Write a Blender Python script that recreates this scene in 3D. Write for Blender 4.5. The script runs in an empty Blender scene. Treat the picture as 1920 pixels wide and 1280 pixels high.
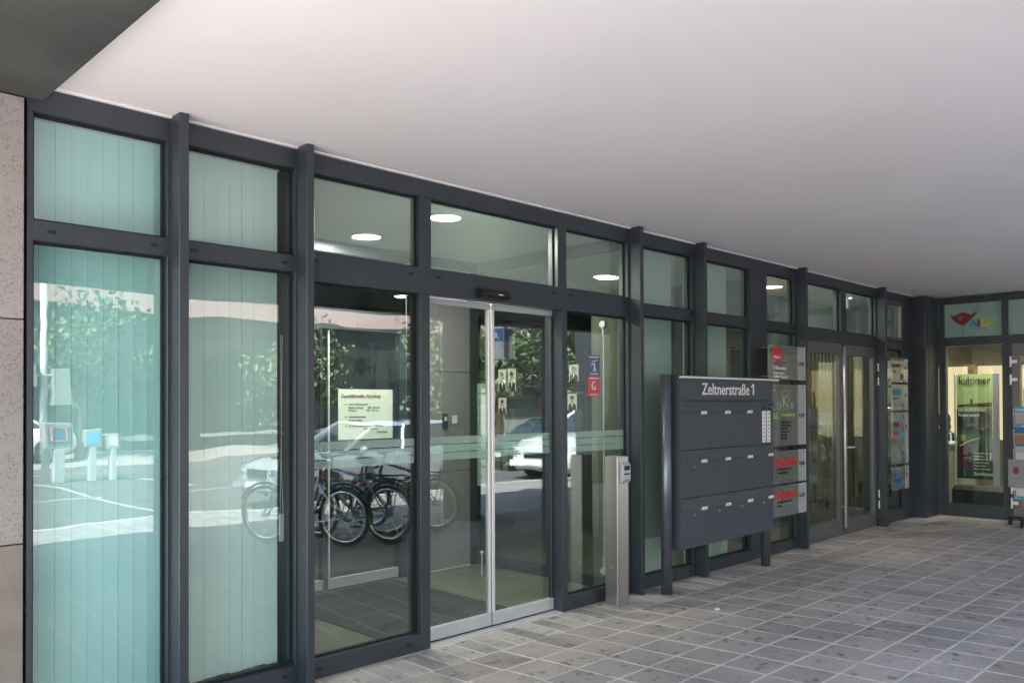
import bpy, bmesh, math, random
from mathutils import Vector, Matrix, Quaternion
random.seed(7)
S = bpy.context.scene
C = S.collection
PI = math.pi

# ------------------------------------------------------------------ camera
cam_d = bpy.data.cameras.new('camera')
cam = bpy.data.objects.new('camera', cam_d)
C.objects.link(cam)
cam_d.sensor_width = 36.0
cam_d.lens = 36.0 * 1552.13 / 1920.0
cam_d.shift_y = (739.17 - 640.0) / 1920.0
cam_d.clip_start = 0.05
cam_d.clip_end = 600.0
yaw, pitch, roll = .784657, .0102505, .0034613
fw = Vector((math.sin(yaw), math.cos(yaw), 0)); rt = Vector((math.cos(yaw), -math.sin(yaw), 0)); dn = Vector((0, 0, -1))
f2 = fw * math.cos(pitch) - dn * math.sin(pitch); d2 = dn * math.cos(pitch) + fw * math.sin(pitch)
r3 = rt * math.cos(roll) + d2 * math.sin(roll); d3 = d2 * math.cos(roll) - rt * math.sin(roll)
m3 = Matrix((r3, -d3, -f2)).transposed()
cam.matrix_world = Matrix.Translation((0, 0, 1.6)) @ m3.to_4x4()
S.camera = cam

# ------------------------------------------------------------------ world, sun, exposure
SUN_AZ = math.radians(-62.0)      # clockwise from +Y
SUN_EL = math.radians(55.0)
W = bpy.data.worlds.new('World'); S.world = W; W.use_nodes = True
wn = W.node_tree.nodes; wl = W.node_tree.links
wn.clear()
wo = wn.new('ShaderNodeOutputWorld'); wb = wn.new('ShaderNodeBackground'); ws = wn.new('ShaderNodeTexSky')
ws.sky_type = 'NISHITA'; ws.sun_disc = False; ws.sun_elevation = SUN_EL; ws.sun_rotation = SUN_AZ
ws.air_density = 1.3; ws.dust_density = 2.0
wb.inputs['Strength'].default_value = 0.15
wl.new(ws.outputs[0], wb.inputs[0]); wl.new(wb.outputs[0], wo.inputs[0])
sd = bpy.data.lights.new('sun', 'SUN'); sd.energy = 4.5; sd.angle = math.radians(0.5); sd.color = (1.0, 0.97, 0.94)
so = bpy.data.objects.new('sun', sd); C.objects.link(so)
to_sun = Vector((math.sin(SUN_AZ) * math.cos(SUN_EL), math.cos(SUN_AZ) * math.cos(SUN_EL), math.sin(SUN_EL)))
so.rotation_euler = to_sun.to_track_quat('Z', 'Y').to_euler()
S.view_settings.view_transform = 'Standard'; S.view_settings.look = 'None'
S.view_settings.gamma = 1.0; S.view_settings.use_curve_mapping = False
S.view_settings.exposure = 2.78
S.render.engine = 'CYCLES'
cy = S.cycles
cy.use_denoising = True
cy.max_bounces = 10; cy.diffuse_bounces = 5; cy.glossy_bounces = 5; cy.transparent_max_bounces = 24; cy.transmission_bounces = 6
cy.sample_clamp_indirect = 6.0
cy.caustics_reflective = False; cy.caustics_refractive = False

# ------------------------------------------------------------------ materials
def srgb(h):
    c = [int(h[i:i + 2], 16) / 255 for i in (0, 2, 4)]
    return tuple((x / 12.92 if x <= .04045 else ((x + .055) / 1.055) ** 2.4) for x in c)

def mat(name, col, rough=.6, metal=0.0, var=.08, scale=3.0, bump=0.0, bscale=60.0, rnd=0.0, spec=None, rvar=0.0, coat=0.0):
    m = bpy.data.materials.new(name); m.use_nodes = True
    n = m.node_tree.nodes; l = m.node_tree.links
    b = n['Principled BSDF']
    b.inputs['Roughness'].default_value = rough; b.inputs['Metallic'].default_value = metal
    if spec is not None: b.inputs['Specular IOR Level'].default_value = spec
    if coat: b.inputs['Coat Weight'].default_value = coat; b.inputs['Coat Roughness'].default_value = .05
    g = n.new('ShaderNodeNewGeometry')
    t = n.new('ShaderNodeTexNoise'); t.inputs['Scale'].default_value = scale; t.inputs['Detail'].default_value = 6
    l.new(g.outputs['Position'], t.inputs['Vector'])
    mr = n.new('ShaderNodeMapRange'); mr.inputs[1].default_value = .25; mr.inputs[2].default_value = .75
    mr.inputs[3].default_value = 1 - var; mr.inputs[4].default_value = 1 + var
    l.new(t.outputs['Fac'], mr.inputs[0])
    val = mr.outputs[0]
    if rnd:
        oi = n.new('ShaderNodeObjectInfo'); r2 = n.new('ShaderNodeMapRange')
        r2.inputs[3].default_value = 1 - rnd; r2.inputs[4].default_value = 1 + rnd
        l.new(oi.outputs['Random'], r2.inputs[0])
        mm = n.new('ShaderNodeMath'); mm.operation = 'MULTIPLY'
        l.new(val, mm.inputs[0]); l.new(r2.outputs[0], mm.inputs[1]); val = mm.outputs[0]
    hv = n.new('ShaderNodeHueSaturation'); hv.inputs['Color'].default_value = (*col, 1)
    l.new(val, hv.inputs['Value']); l.new(hv.outputs[0], b.inputs['Base Color'])
    if rvar:
        r3_ = n.new('ShaderNodeMapRange'); r3_.inputs[3].default_value = rough - rvar; r3_.inputs[4].default_value = rough + rvar
        l.new(t.outputs['Fac'], r3_.inputs[0]); l.new(r3_.outputs[0], b.inputs['Roughness'])
    if bump:
        t2 = n.new('ShaderNodeTexNoise'); t2.inputs['Scale'].default_value = bscale; t2.inputs['Detail'].default_value = 4
        l.new(g.outputs['Position'], t2.inputs['Vector'])
        bp = n.new('ShaderNodeBump'); bp.inputs['Strength'].default_value = bump; bp.inputs['Distance'].default_value = .01
        l.new(t2.outputs['Fac'], bp.inputs['Height']); l.new(bp.outputs[0], b.inputs['Normal'])
    return m

def emit(name, col, s):
    m = bpy.data.materials.new(name); m.use_nodes = True
    n = m.node_tree.nodes; l = m.node_tree.links; n.clear()
    o = n.new('ShaderNodeOutputMaterial'); e = n.new('ShaderNodeEmission')
    e.inputs[0].default_value = (*col, 1); e.inputs[1].default_value = s
    l.new(e.outputs[0], o.inputs[0]); return m

def glass(name, tint=(.93, .975, .955), f0=.10, f1=.8, body=None, bodyf=0.0, wav=.05, wscale=2.2):
    """architectural pane: clear transmission plus mirror reflection rising with the angle"""
    m = bpy.data.materials.new(name); m.use_nodes = True
    n = m.node_tree.nodes; l = m.node_tree.links; n.clear()
    o = n.new('ShaderNodeOutputMaterial')
    tr = n.new('ShaderNodeBsdfTransparent'); tr.inputs[0].default_value = (*tint, 1)
    gl = n.new('ShaderNodeBsdfGlossy'); gl.inputs['Roughness'].default_value = 0.0; gl.inputs[0].default_value = (.96, 1, .985, 1)
    lw = n.new('ShaderNodeLayerWeight'); lw.inputs[0].default_value = .5
    p = n.new('ShaderNodeMath'); p.operation = 'POWER'; p.inputs[1].default_value = 5.0
    l.new(lw.outputs['Facing'], p.inputs[0])
    mr = n.new('ShaderNodeMapRange'); mr.inputs[3].default_value = f0; mr.inputs[4].default_value = f1
    l.new(p.outputs[0], mr.inputs[0])
    base = tr.outputs[0]
    if body:
        df = n.new('ShaderNodeBsdfDiffuse'); df.inputs[0].default_value = (*body, 1)
        mx0 = n.new('ShaderNodeMixShader'); mx0.inputs[0].default_value = bodyf
        l.new(base, mx0.inputs[1]); l.new(df.outputs[0], mx0.inputs[2]); base = mx0.outputs[0]
    mx = n.new('ShaderNodeMixShader')
    l.new(mr.outputs[0], mx.inputs[0]); l.new(base, mx.inputs[1]); l.new(gl.outputs[0], mx.inputs[2])
    if wav:
        g = n.new('ShaderNodeNewGeometry'); t = n.new('ShaderNodeTexNoise'); t.inputs['Scale'].default_value = wscale; t.inputs['Detail'].default_value = 1.5
        mp = n.new('ShaderNodeMapping'); mp.inputs['Scale'].default_value = (.8, .8, 1.6)
        l.new(g.outputs['Position'], mp.inputs[0]); l.new(mp.outputs[0], t.inputs['Vector'])
        bp = n.new('ShaderNodeBump'); bp.inputs['Strength'].default_value = wav; bp.inputs['Distance'].default_value = .02
        l.new(t.outputs['Fac'], bp.inputs['Height']); l.new(bp.outputs[0], gl.inputs['Normal'])
    l.new(mx.outputs[0], o.inputs[0]); return m

M = {}
M['frame'] = mat('anthracite_metal', (.040, .049, .060), .36, .15, .07, 6, bump=.03, bscale=400, rvar=.06, spec=.6)
M['framelight'] = mat('grey_door_metal', (.17, .17, .18), .4, .5, .05, 6)
M['silver'] = mat('brushed_silver', (.78, .77, .76), .4, .5, .03, 12)
M['alu'] = mat('matt_aluminium', (.55, .56, .57), .5, .4, .05, 8)
M['steel'] = mat('brushed_steel', (.60, .57, .53), .33, .96, .02, 2)
M['gasket'] = mat('black_rubber', (.006, .007, .008), .8, 0, 0)
M['cap'] = mat('black_plastic', (.008, .009, .010), .5, 0, .1, 10)
M['ceiling'] = mat('painted_plaster', (.79, .775, .785), .85, 0, .035, .9, bump=.12, bscale=260)
M['bead'] = mat('white_edge_bead', (.85, .86, .86), .4, 0, 0)
M['glass'] = glass('pane_glass')
M['glassup'] = glass('lit_tone_upper_glass', (.93, .975, .955), .09, .7, (.62, .76, .68), .13)  # pale body colour stands in for bright ceiling light in the upper panes
M['glassdoor'] = glass('door_glass', (.82, .88, .86), f0=.12, wav=.03)  # tint darkened to dim the lobby seen through the doors
M['glassdark'] = glass('shade_toned_pane_glass', (.82, .88, .86), f0=.12)  # darker tint stands in for the dimness of the lobby behind
M['glassshop'] = glass('shop_glass', f0=.05)
M['glassfrost'] = glass('frosted_band', (.9, .97, .93), .05, .5, (.50, .66, .60), .36, 0)
M['glassin'] = glass('clear_inner_glass', (.94, .97, .95), .035, .6, wav=0)
M['signglass'] = glass('sign_glass', (.80, .84, .82), .10, .7, (.30, .33, .33), .40, .04, 3.0)
M['signglasslight'] = glass('sign_glass_light', (.8, .84, .83), .09, .7, (.62, .66, .66), .6, 0)
M['white'] = mat('white_paint', (.66, .67, .66), .5, 0, .02)
M['print_white'] = mat('white_print', (.82, .84, .84), .5, 0, .0)
M['print_black'] = mat('black_print', (.012, .012, .013), .5, 0, 0)
M['print_red'] = mat('red_print', (.75, .02, .03), .5, 0, 0)
M['print_darkred'] = mat('dark_red_print', (.22, .02, .03), .5, 0, 0)
M['print_green'] = mat('green_print', (.30, .62, .14), .5, 0, 0)
M['print_palegreen'] = mat('pale_green_print', (.42, .56, .33), .5, 0, 0)
M['print_blue'] = mat('blue_print', (.02, .16, .45), .5, 0, 0)
M['print_cyan'] = mat('cyan_print', (.03, .38, .62), .5, 0, 0)
M['print_yellow'] = mat('yellow_print', (.75, .55, .08), .5, 0, 0)
M['print_cream'] = mat('cream_print', (.85, .88, .65), .5, 0, 0)
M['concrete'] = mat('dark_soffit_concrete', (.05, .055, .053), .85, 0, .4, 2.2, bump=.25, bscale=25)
M['mail'] = mat('anthracite_powder_coat', (.060, .073, .091), .45, 0, .03, 4, bump=.05, bscale=500)
M['mailpost'] = mat('satin_post_paint', (.16, .18, .21), .32, .7, .04, 4)
M['paper'] = mat('notice_paper', (.66, .74, .64), .7, 0, .03)
M['blackpaint'] = mat('black_paint', (.012, .012, .013), .35, 0, 0)
M['darkwall'] = mat('dark_interior_wall', (.035, .042, .043), .7, 0, .1)
M['midwall'] = mat('grey_green_wall', (.27, .29, .26), .8, 0, .05)
M['beigewall'] = mat('beige_wall', (.34, .33, .24), .8, 0, .05)
M['wood'] = mat('orange_wood', (.50, .25, .09), .45, 0, .15, 4)
M['inceil'] = mat('interior_ceiling', (.74, .80, .74), .85, 0, .02)
M['infloor'] = mat('interior_stone_floor', (.105, .108, .085), .3, 0, .25, 3, bump=.03)
M['innerstone'] = mat('interior_stone_cladding', (.25, .235, .245), .5, 0, .14, 2.5, rnd=.08)
M['skirt'] = mat('steel_skirting', (.66, .67, .62), .35, .6, .03)
M['tyre'] = mat('tyre_rubber', (.015, .015, .016), .8, 0, .1)
M['chrome'] = mat('chrome', (.72, .72, .74), .15, 1, 0)
M['bikesilver'] = mat('silver_bike_paint', (.72, .74, .76), .35, .3, 0)
M['bikeblue'] = mat('blue_bike_paint', (.20, .32, .50), .3, .2, 0)
M['bikeblack'] = mat('black_bike_paint', (.015, .015, .017), .3, .2, 0)
M['bikered'] = mat('red_bike_paint', (.55, .12, .10), .3, .2, 0)
M['orange'] = mat('orange_reflector', (.95, .28, .02), .2, 0, 0)
M['redlens'] = mat('red_lens', (.55, .01, .01), .2, 0, 0)
M['carsilver'] = mat('silver_car_paint', (.42, .46, .52), .28, .5, 0, coat=1)
M['cargreen'] = mat('dark_green_car_paint', (.05, .12, .12), .25, .3, 0, coat=1)
M['carwhite'] = mat('white_car_paint', (.78, .78, .78), .3, 0, 0, coat=1)
M['carglass'] = mat('dark_car_glass', (.02, .03, .035), .05, 0, 0, spec=.9)
M['bark'] = mat('tree_bark', (.07, .055, .04), .9, 0, .2, 8, bump=.4, bscale=30)
M['leaf'] = mat('tree_leaves', (.055, .095, .03), .55, 0, .45, 1.2)
M['pinkstone'] = mat('pink_fascia_stone', (.52, .34, .31), .7, 0, .07, 2, rnd=.06)
M['beigestone'] = mat('beige_facade_stone', (.50, .45, .38), .8, 0, .08, 1)
M['shopdark'] = mat('dark_shopfront', (.05, .055, .05), .4, 0, .2, 2)
M['asphalt'] = mat('asphalt', (.075, .074, .072), .9, 0, .18, 2.2, bump=.4, bscale=90)
M['kerb'] = mat('kerb_granite', (.36, .35, .33), .8, 0, .12, 6, bump=.2)
M['farpave'] = mat('far_pavement', (.27, .24, .22), .85, 0, .12, 2)
M['lane'] = mat('lane_paint', (.30, .30, .29), .7, 0, .1, 5)
M['ground'] = mat('distant_ground', (.16, .15, .13), .9, 0, .15, .5)
M['shopwall'] = mat('shop_wall', (.20, .17, .12), .8, 0, .05)
M['skin'] = mat('skin', (.32, .20, .14), .6, 0, .03)
M['darkcloth'] = mat('dark_clothes', (.02, .025, .035), .9, 0, .1)
M['hair'] = mat('dark_hair', (.012, .01, .009), .7, 0, .1)
M['cardpaper'] = mat('brochure_paper', (.46, .45, .42), .5, 0, .04)
M['greybag'] = mat('grey_brochure', (.30, .29, .31), .7, 0, .05)
M['lamp'] = emit('lamp_disc', (1.0, .93, .78), 1.6)
M['signlit'] = emit('lit_sign_face', (.85, 1.0, .88), .35)

def blind_mat():
    m = mat('teal_blind_fabric', (.56, .93, .95), .85, 0, .03, 2, bump=.06, bscale=500)
    b = m.node_tree.nodes['Principled BSDF']
    return m
M['blind'] = blind_mat()
M['blindmint'] = mat('mint_blind_fabric', (.74, .93, .90), .85, 0, .03, 2, bump=.06, bscale=500)
M['blindpale'] = mat('pale_blind_fabric', (.62, .74, .68), .85, 0, .04, 2)
M['slat'] = mat('yellow_slat', (.16, .15, .07), .6, 0, .12, 3, rnd=.2)

def tile_mat(name, base, rnd, brick=False):
    m = bpy.data.materials.new(name); m.use_nodes = True
    n = m.node_tree.nodes; l = m.node_tree.links; b = n['Principled BSDF']
    b.inputs['Roughness'].default_value = .88; b.inputs['Specular IOR Level'].default_value = .3
    g = n.new('ShaderNodeNewGeometry')
    def noise(sc, det, lo, hi, a, z, src=None):
        t = n.new('ShaderNodeTexNoise'); t.inputs['Scale'].default_value = sc; t.inputs['Detail'].default_value = det
        l.new(g.outputs['Position'], t.inputs['Vector'])
        r = n.new('ShaderNodeMapRange'); r.inputs[1].default_value = lo; r.inputs[2].default_value = hi; r.inputs[3].default_value = a; r.inputs[4].default_value = z
        l.new(t.outputs['Fac'], r.inputs[0]); return r.outputs[0], t
    def mul(a, c):
        k = n.new('ShaderNodeMath'); k.operation = 'MULTIPLY'; l.new(a, k.inputs[0]); l.new(c, k.inputs[1]); return k.outputs[0]
    n1, _ = noise(1.3, 3, .3, .7, .86, 1.12)
    n2, t2 = noise(90, 5, .3, .7, .80, 1.2)
    n3, _ = noise(9.0, 5, .60, .68, 1.0, .52)      # dark stains
    n4, _ = noise(4.2, 4, .54, .74, 1.0, .76)
    n5, _ = noise(26, 2, .66, .70, 1.0, .5)
    v = mul(mul(mul(mul(n1, n2), n3), n4), n5)
    if rnd:
        oi = n.new('ShaderNodeObjectInfo'); r = n.new('ShaderNodeMapRange'); r.inputs[3].default_value = 1 - rnd; r.inputs[4].default_value = 1 + rnd
        l.new(oi.outputs['Random'], r.inputs[0]); v = mul(v, r.outputs[0])
    hv = n.new('ShaderNodeHueSaturation'); hv.inputs['Color'].default_value = (*base, 1)
    l.new(v, hv.inputs['Value'])
    col = hv.outputs[0]
    if brick:
        bt = n.new('ShaderNodeTexBrick'); bt.offset = 0.0; bt.inputs['Scale'].default_value = 1.0
        bt.inputs['Brick Width'].default_value = .295; bt.inputs['Row Height'].default_value = .293; bt.inputs['Mortar Size'].default_value = .008
        bt.inputs['Color1'].default_value = (1, 1, 1, 1); bt.inputs['Color2'].default_value = (.8, .8, .8, 1); bt.inputs['Mortar'].default_value = (1.8, 1.65, 1.5, 1)
        l.new(g.outputs['Position'], bt.inputs['Vector'])
        mx = n.new('ShaderNodeMix'); mx.data_type = 'RGBA'; mx.blend_type = 'MULTIPLY'; mx.inputs[0].default_value = 1
        l.new(col, mx.inputs[6]); l.new(bt.outputs['Color'], mx.inputs[7]); col = mx.outputs[2]
    l.new(col, b.inputs['Base Color'])
    bp = n.new('ShaderNodeBump'); bp.inputs['Strength'].default_value = .35; bp.inputs['Distance'].default_value = .004
    l.new(t2.outputs['Fac'], bp.inputs['Height']); l.new(bp.outputs[0], b.inputs['Normal'])
    return m
M['tile'] = tile_mat('paving_tile_stone', (.325, .285, .265), .10)
M['dustytile'] = tile_mat('dusty_strip_stone', (.36, .33, .31), .22)
M['paving'] = tile_mat('paving_far', (.25, .238, .236), 0, True)
M['joint'] = mat('sandy_joint', (.52, .455, .41), .95, 0, .25, 6, bump=.4, bscale=120)

def pitted():
    m = mat('pitted_stone', (.31, .29, .275), .85, 0, .14, 1.5, rnd=.10)
    n = m.node_tree.nodes; l = m.node_tree.links; b = n['Principled BSDF']
    g = n.new('ShaderNodeNewGeometry')
    vo = n.new('ShaderNodeTexVoronoi'); vo.inputs['Scale'].default_value = 95
    no = n.new('ShaderNodeTexNoise'); no.inputs['Scale'].default_value = 16; no.inputs['Detail'].default_value = 4
    mp = n.new('ShaderNodeMapping'); mp.inputs['Scale'].default_value = (1, 1, 1.5)
    l.new(g.outputs['Position'], mp.inputs[0]); l.new(mp.outputs[0], vo.inputs['Vector']); l.new(mp.outputs[0], no.inputs['Vector'])
    r = n.new('ShaderNodeMapRange'); r.inputs[1].default_value = .16; r.inputs[2].default_value = .34; r.inputs[3].default_value = .45; r.inputs[4].default_value = 1
    l.new(vo.outputs['Distance'], r.inputs[0])
    r2 = n.new('ShaderNodeMapRange'); r2.inputs[1].default_value = .40; r2.inputs[2].default_value = .50
    l.new(no.outputs['Fac'], r2.inputs[0])
    mx = n.new('ShaderNodeMix'); mx.data_type = 'FLOAT'; mx.inputs[2].default_value = 1
    l.new(r2.outputs[0], mx.inputs[0]); l.new(r.outputs[0], mx.inputs[3])
    src = b.inputs['Base Color'].links[0].from_socket
    mm = n.new('ShaderNodeMix'); mm.data_type = 'RGBA'; mm.blend_type = 'MULTIPLY'; mm.inputs[0].default_value = 1
    l.new(src, mm.inputs[6]); l.new(mx.outputs[0], mm.inputs[7]); l.new(mm.outputs[2], b.inputs['Base Color'])
    bp = n.new('ShaderNodeBump'); bp.inputs['Strength'].default_value = .8; bp.inputs['Distance'].default_value = .006
    l.new(mx.outputs[0], bp.inputs['Height']); l.new(bp.outputs[0], b.inputs['Normal'])
    return m
M['stone'] = pitted()
M['stoneplain'] = mat('smooth_stone', (.22, .195, .165), .8, 0, .2, 5, bump=.2)

# ------------------------------------------------------------------ mesh helpers
class MB:
    def __init__(s): s.v = []; s.f = []
    def add(s, vs, fs):
        k = len(s.v); s.v += [tuple(v) for v in vs]; s.f += [tuple(i + k for i in f) for f in fs]; return s
    def box(s, x0, x1, y0, y1, z0, z1):
        x0, x1 = min(x0, x1), max(x0, x1); y0, y1 = min(y0, y1), max(y0, y1); z0, z1 = min(z0, z1), max(z0, z1)
        return s.add([(x0, y0, z0), (x1, y0, z0), (x1, y1, z0), (x0, y1, z0), (x0, y0, z1), (x1, y0, z1), (x1, y1, z1), (x0, y1, z1)],
                     [(0, 3, 2, 1), (4, 5, 6, 7), (0, 1, 5, 4), (1, 2, 6, 5), (2, 3, 7, 6), (3, 0, 4, 7)])
    def tube(s, p0, p1, r0, r1=None, n=12, cap=True):
        r1 = r0 if r1 is None else r1
        p0 = Vector(p0); p1 = Vector(p1); d = (p1 - p0).normalized()
        u = d.orthogonal().normalized(); w = d.cross(u)
        vs = [p0 + (u * math.cos(2 * PI * i / n) + w * math.sin(2 * PI * i / n)) * r0 for i in range(n)]
        vs += [p1 + (u * math.cos(2 * PI * i / n) + w * math.sin(2 * PI * i / n)) * r1 for i in range(n)]
        fs = [(i, (i + 1) % n, n + (i + 1) % n, n + i) for i in range(n)]
        if cap: fs += [tuple(range(n - 1, -1, -1)), tuple(range(n, 2 * n))]
        return s.add(vs, fs)
    def path(s, pts, r, n=8):
        for a, b in zip(pts[:-1], pts[1:]): s.tube(a, b, r, n=n)
        return s
    def torus(s, c, R, r, axis='y', n=32, m=8, sy=1.0):
        vs = []; fs = []
        for i in range(n):
            a = 2 * PI * i / n
            for j in range(m):
                b = 2 * PI * j / m
                q = (R + r * math.cos(b))
                if axis == 'y': vs.append((c[0] + q * math.cos(a), c[1] + r * sy * math.sin(b), c[2] + q * math.sin(a)))
                else: vs.append((c[0] + r * sy * math.sin(b), c[1] + q * math.cos(a), c[2] + q * math.sin(a)))
                fs.append((i * m + j, i * m + (j + 1) % m, ((i + 1) % n) * m + (j + 1) % m, ((i + 1) % n) * m + j))
        return s.add(vs, fs)
    def ell(s, c, rx, ry, rz, n=12, m=8):
        vs = [(c[0], c[1], c[2] - rz)]
        for j in range(1, m):
            t = -PI / 2 + PI * j / m
            for i in range(n): vs.append((c[0] + rx * math.cos(t) * math.cos(2 * PI * i / n), c[1] + ry * math.cos(t) * math.sin(2 * PI * i / n), c[2] + rz * math.sin(t)))
        vs.append((c[0], c[1], c[2] + rz)); fs = []
        for i in range(n):
            fs.append((0, 1 + (i + 1) % n, 1 + i)); fs.append((len(vs) - 1, 1 + (m - 2) * n + i, 1 + (m - 2) * n + (i + 1) % n))
            for j in range(m - 2): fs.append((1 + j * n + i, 1 + j * n + (i + 1) % n, 1 + (j + 1) * n + (i + 1) % n, 1 + (j + 1) * n + i))
        return s.add(vs, fs)
    def prism(s, poly, a, b, axis='y'):
        """extrude a 2D polygon between a and b along axis"""
        n = len(poly)
        def P(p, t): return {'y': (p[0], t, p[1]), 'x': (t, p[0], p[1]), 'z': (p[0], p[1], t)}[axis]
        return s.add([P(p, a) for p in poly] + [P(p, b) for p in poly],
                     [tuple(range(n)), tuple(range(2 * n - 1, n - 1, -1))] + [(i, i + n, (i + 1) % n + n, (i + 1) % n) for i in range(n)])
    def build(s, name, material, parent=None, bevel=0.0, smooth=False, org=None):
        me = bpy.data.meshes.new(name)
        if org is None:
            if parent is not None: org = Vector((0, 0, 0))
            else:
                xs = [v[0] for v in s.v]; ys = [v[1] for v in s.v]; zs = [v[2] for v in s.v]
                org = Vector(((min(xs) + max(xs)) / 2, (min(ys) + max(ys)) / 2, min(zs)))
        else: org = Vector(org)
        off = org + (wloc(parent) if parent is not None else Vector((0, 0, 0)))
        if parent is not None: off = wloc(parent) + org
        me.from_pydata([tuple(Vector(v) - off) for v in s.v], [], s.f)
        bm = bmesh.new(); bm.from_mesh(me)
        bmesh.ops.recalc_face_normals(bm, faces=bm.faces)
        if bevel:
            bmesh.ops.bevel(bm, geom=[e for e in bm.edges if len(e.link_faces) == 2 and e.calc_face_angle(0) > .6], offset=bevel, segments=1, affect='EDGES', clamp_overlap=True)
        bm.to_mesh(me); bm.free()
        if smooth:
            for p in me.polygons: p.use_smooth = True
        me.materials.append(material)
        o = bpy.data.objects.new(name, me); C.objects.link(o)
        if parent is not None: o.parent = parent
        o.location = org
        return o

def wloc(o):
    v = Vector((0, 0, 0))
    while o is not None: v += o.location; o = o.parent
    return v
def tag(o, label=None, cat=None, group=None, kind=None):
    if label: o['label'] = label
    if cat: o['category'] = cat
    if group: o['group'] = group
    if kind: o['kind'] = kind
    return o
def thing(name, loc, label, cat, group=None, rz=0.0):
    o = bpy.data.objects.new(name, None); C.objects.link(o); o.location = loc; o.rotation_euler = (0, 0, rz)
    o.empty_display_size = .1
    return tag(o, label, cat, group)
def box(name, m, x0, x1, y0, y1, z0, z1, parent=None, bevel=0.0):
    return MB().box(x0, x1, y0, y1, z0, z1).build(name, m, parent, bevel)
def copy_tree(o, parent=None):
    c = o.copy(); C.objects.link(c); c.parent = parent
    for ch in list(o.children): copy_tree(ch, c)
    return c

def text(name, s, size, loc, face, m, parent=None, sx=1.0, bold=0.0, align='LEFT', ext=.0012, shear=0.0, width=None):
    """lettering; face 'front' is read looking along +Y, 'side' looking along +X, 'back' is read from +Y"""
    cu = bpy.data.curves.new(name, 'FONT'); cu.body = s; cu.size = size; cu.extrude = ext; cu.offset = bold
    cu.align_x = align; cu.resolution_u = 3; cu.shear = shear
    t = bpy.data.objects.new(name, cu); C.objects.link(t)
    dg = bpy.context.evaluated_depsgraph_get(); dg.update()
    me = bpy.data.meshes.new_from_object(t.evaluated_get(dg))
    bpy.data.objects.remove(t); bpy.data.curves.remove(cu)
    me.name = name; me.materials.clear(); me.materials.append(m)
    if width:
        xs_ = [v.co.x for v in me.vertices]; sx = width / (max(xs_) - min(xs_))
    rz = {'front': 0, 'side': -PI / 2, 'back': PI}[face]
    me.transform(Matrix.Rotation(rz, 4, 'Z') @ Matrix.Rotation(PI / 2, 4, 'X') @ Matrix.Diagonal((sx, 1, 1, 1)))
    o = bpy.data.objects.new(name, me); C.objects.link(o)
    if parent is not None: o.parent = parent; o.location = Vector(loc) - wloc(parent)
    else: o.location = loc
    return o

# ================================================================== THE SETTING
D = 4.22            # outer face of the glazed front
FY = D - .11        # front edge of the fins
ZC = 3.07           # arcade ceiling
pave = box('pavement', M['paving'], -14, 12.9, -3.2, 1.0, -.12, -.004); tag(pave, kind='structure')
pave_front = MB().box(-14, 14, 1.0, 4.36, -.12, -.0018).build('paving_bed', M['joint']); tag(pave_front, kind='structure')

# individual paving tiles, laid in a grid a little out of square with the front
def tile_mesh(w, d):
    bm = bmesh.new(); bmesh.ops.create_cube(bm, size=1)
    bmesh.ops.scale(bm, vec=(w, d, .03), verts=bm.verts)
    bmesh.ops.bevel(bm, geom=[e for e in bm.edges if all(v.co.z > 0 for v in e.verts)], offset=.003, segments=1, affect='EDGES')
    me = bpy.data.meshes.new('paving_tile'); bm.to_mesh(me); bm.free()
    me.transform(Matrix.Shear('XY', 4, (-.0, 0)) if False else Matrix.Identity(4))
    me.materials.append(M['tile']); return me
PX, PY, GAP = .295, .2925, .014
tm = tile_mesh(PX - GAP - .004, PY - GAP)
tm.transform(Matrix(((1, -.11, 0, 0), (0, 1, 0, 0), (0, 0, 1, 0), (0, 0, 0, 1))))
cells = []
for r in range(10):
    yc = 3.86 - PY * (r + .5)
    for k in range(-16, 32):
        x = 4.40 + PX * (k + .5) + .11 * (3.27 - yc) + (.012 if r % 3 == 1 else 0)
        if x > 12.4 or x < -.5: continue
        cells.append((x, yc))
vis = [c for c in cells if c[0] > 1.8 and c[0] / c[1] < 4.5 and c[0] / c[1] > .25]
vis.sort(key=lambda c: c[0] ** 2 + c[1] ** 2)
near = vis[:236]; nearset = set(near)
for (x, y) in near:
    o = bpy.data.objects.new('paving_tile', tm); C.objects.link(o); o.parent = pave_front
    o.location = Vector((x + random.uniform(-.0015, .0015), y + random.uniform(-.0015, .0015), -.0148 + random.uniform(-.0007, .0007))) - pave_front.location
    o.rotation_euler = (random.uniform(-.003, .003), random.uniform(-.003, .003), random.uniform(-.006, .006))
mb = MB()
tv = [v.co.copy() for v in tm.vertices]; tf = [tuple(p.vertices) for p in tm.polygons]
for (x, y) in cells:
    if (x, y) in nearset: continue
    z = -.015 + random.uniform(-.001, .001)
    mb.add([(v.x + x, v.y + y, v.z + z) for v in tv], tf)
far_tiles = mb.build('paving_tiles', M['tile'], pave_front); far_tiles['kind'] = 'stuff'
sm = tile_mesh(PX / 2 - GAP, .335)
sm.name = 'paving_strip'; sm.materials.clear(); sm.materials.append(M['dustytile'])
k = 0
for i in range(64):
    x = 2.0 + PX / 2 * (i + .5)
    o = bpy.data.objects.new('paving_tile', sm); C.objects.link(o); o.parent = pave_front
    o.location = Vector((x, 4.032, -.0155 + random.uniform(-.001, .001))) - pave_front.location
    o.rotation_euler = (random.uniform(-.004, .004), random.uniform(-.004, .004), 0)

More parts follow.
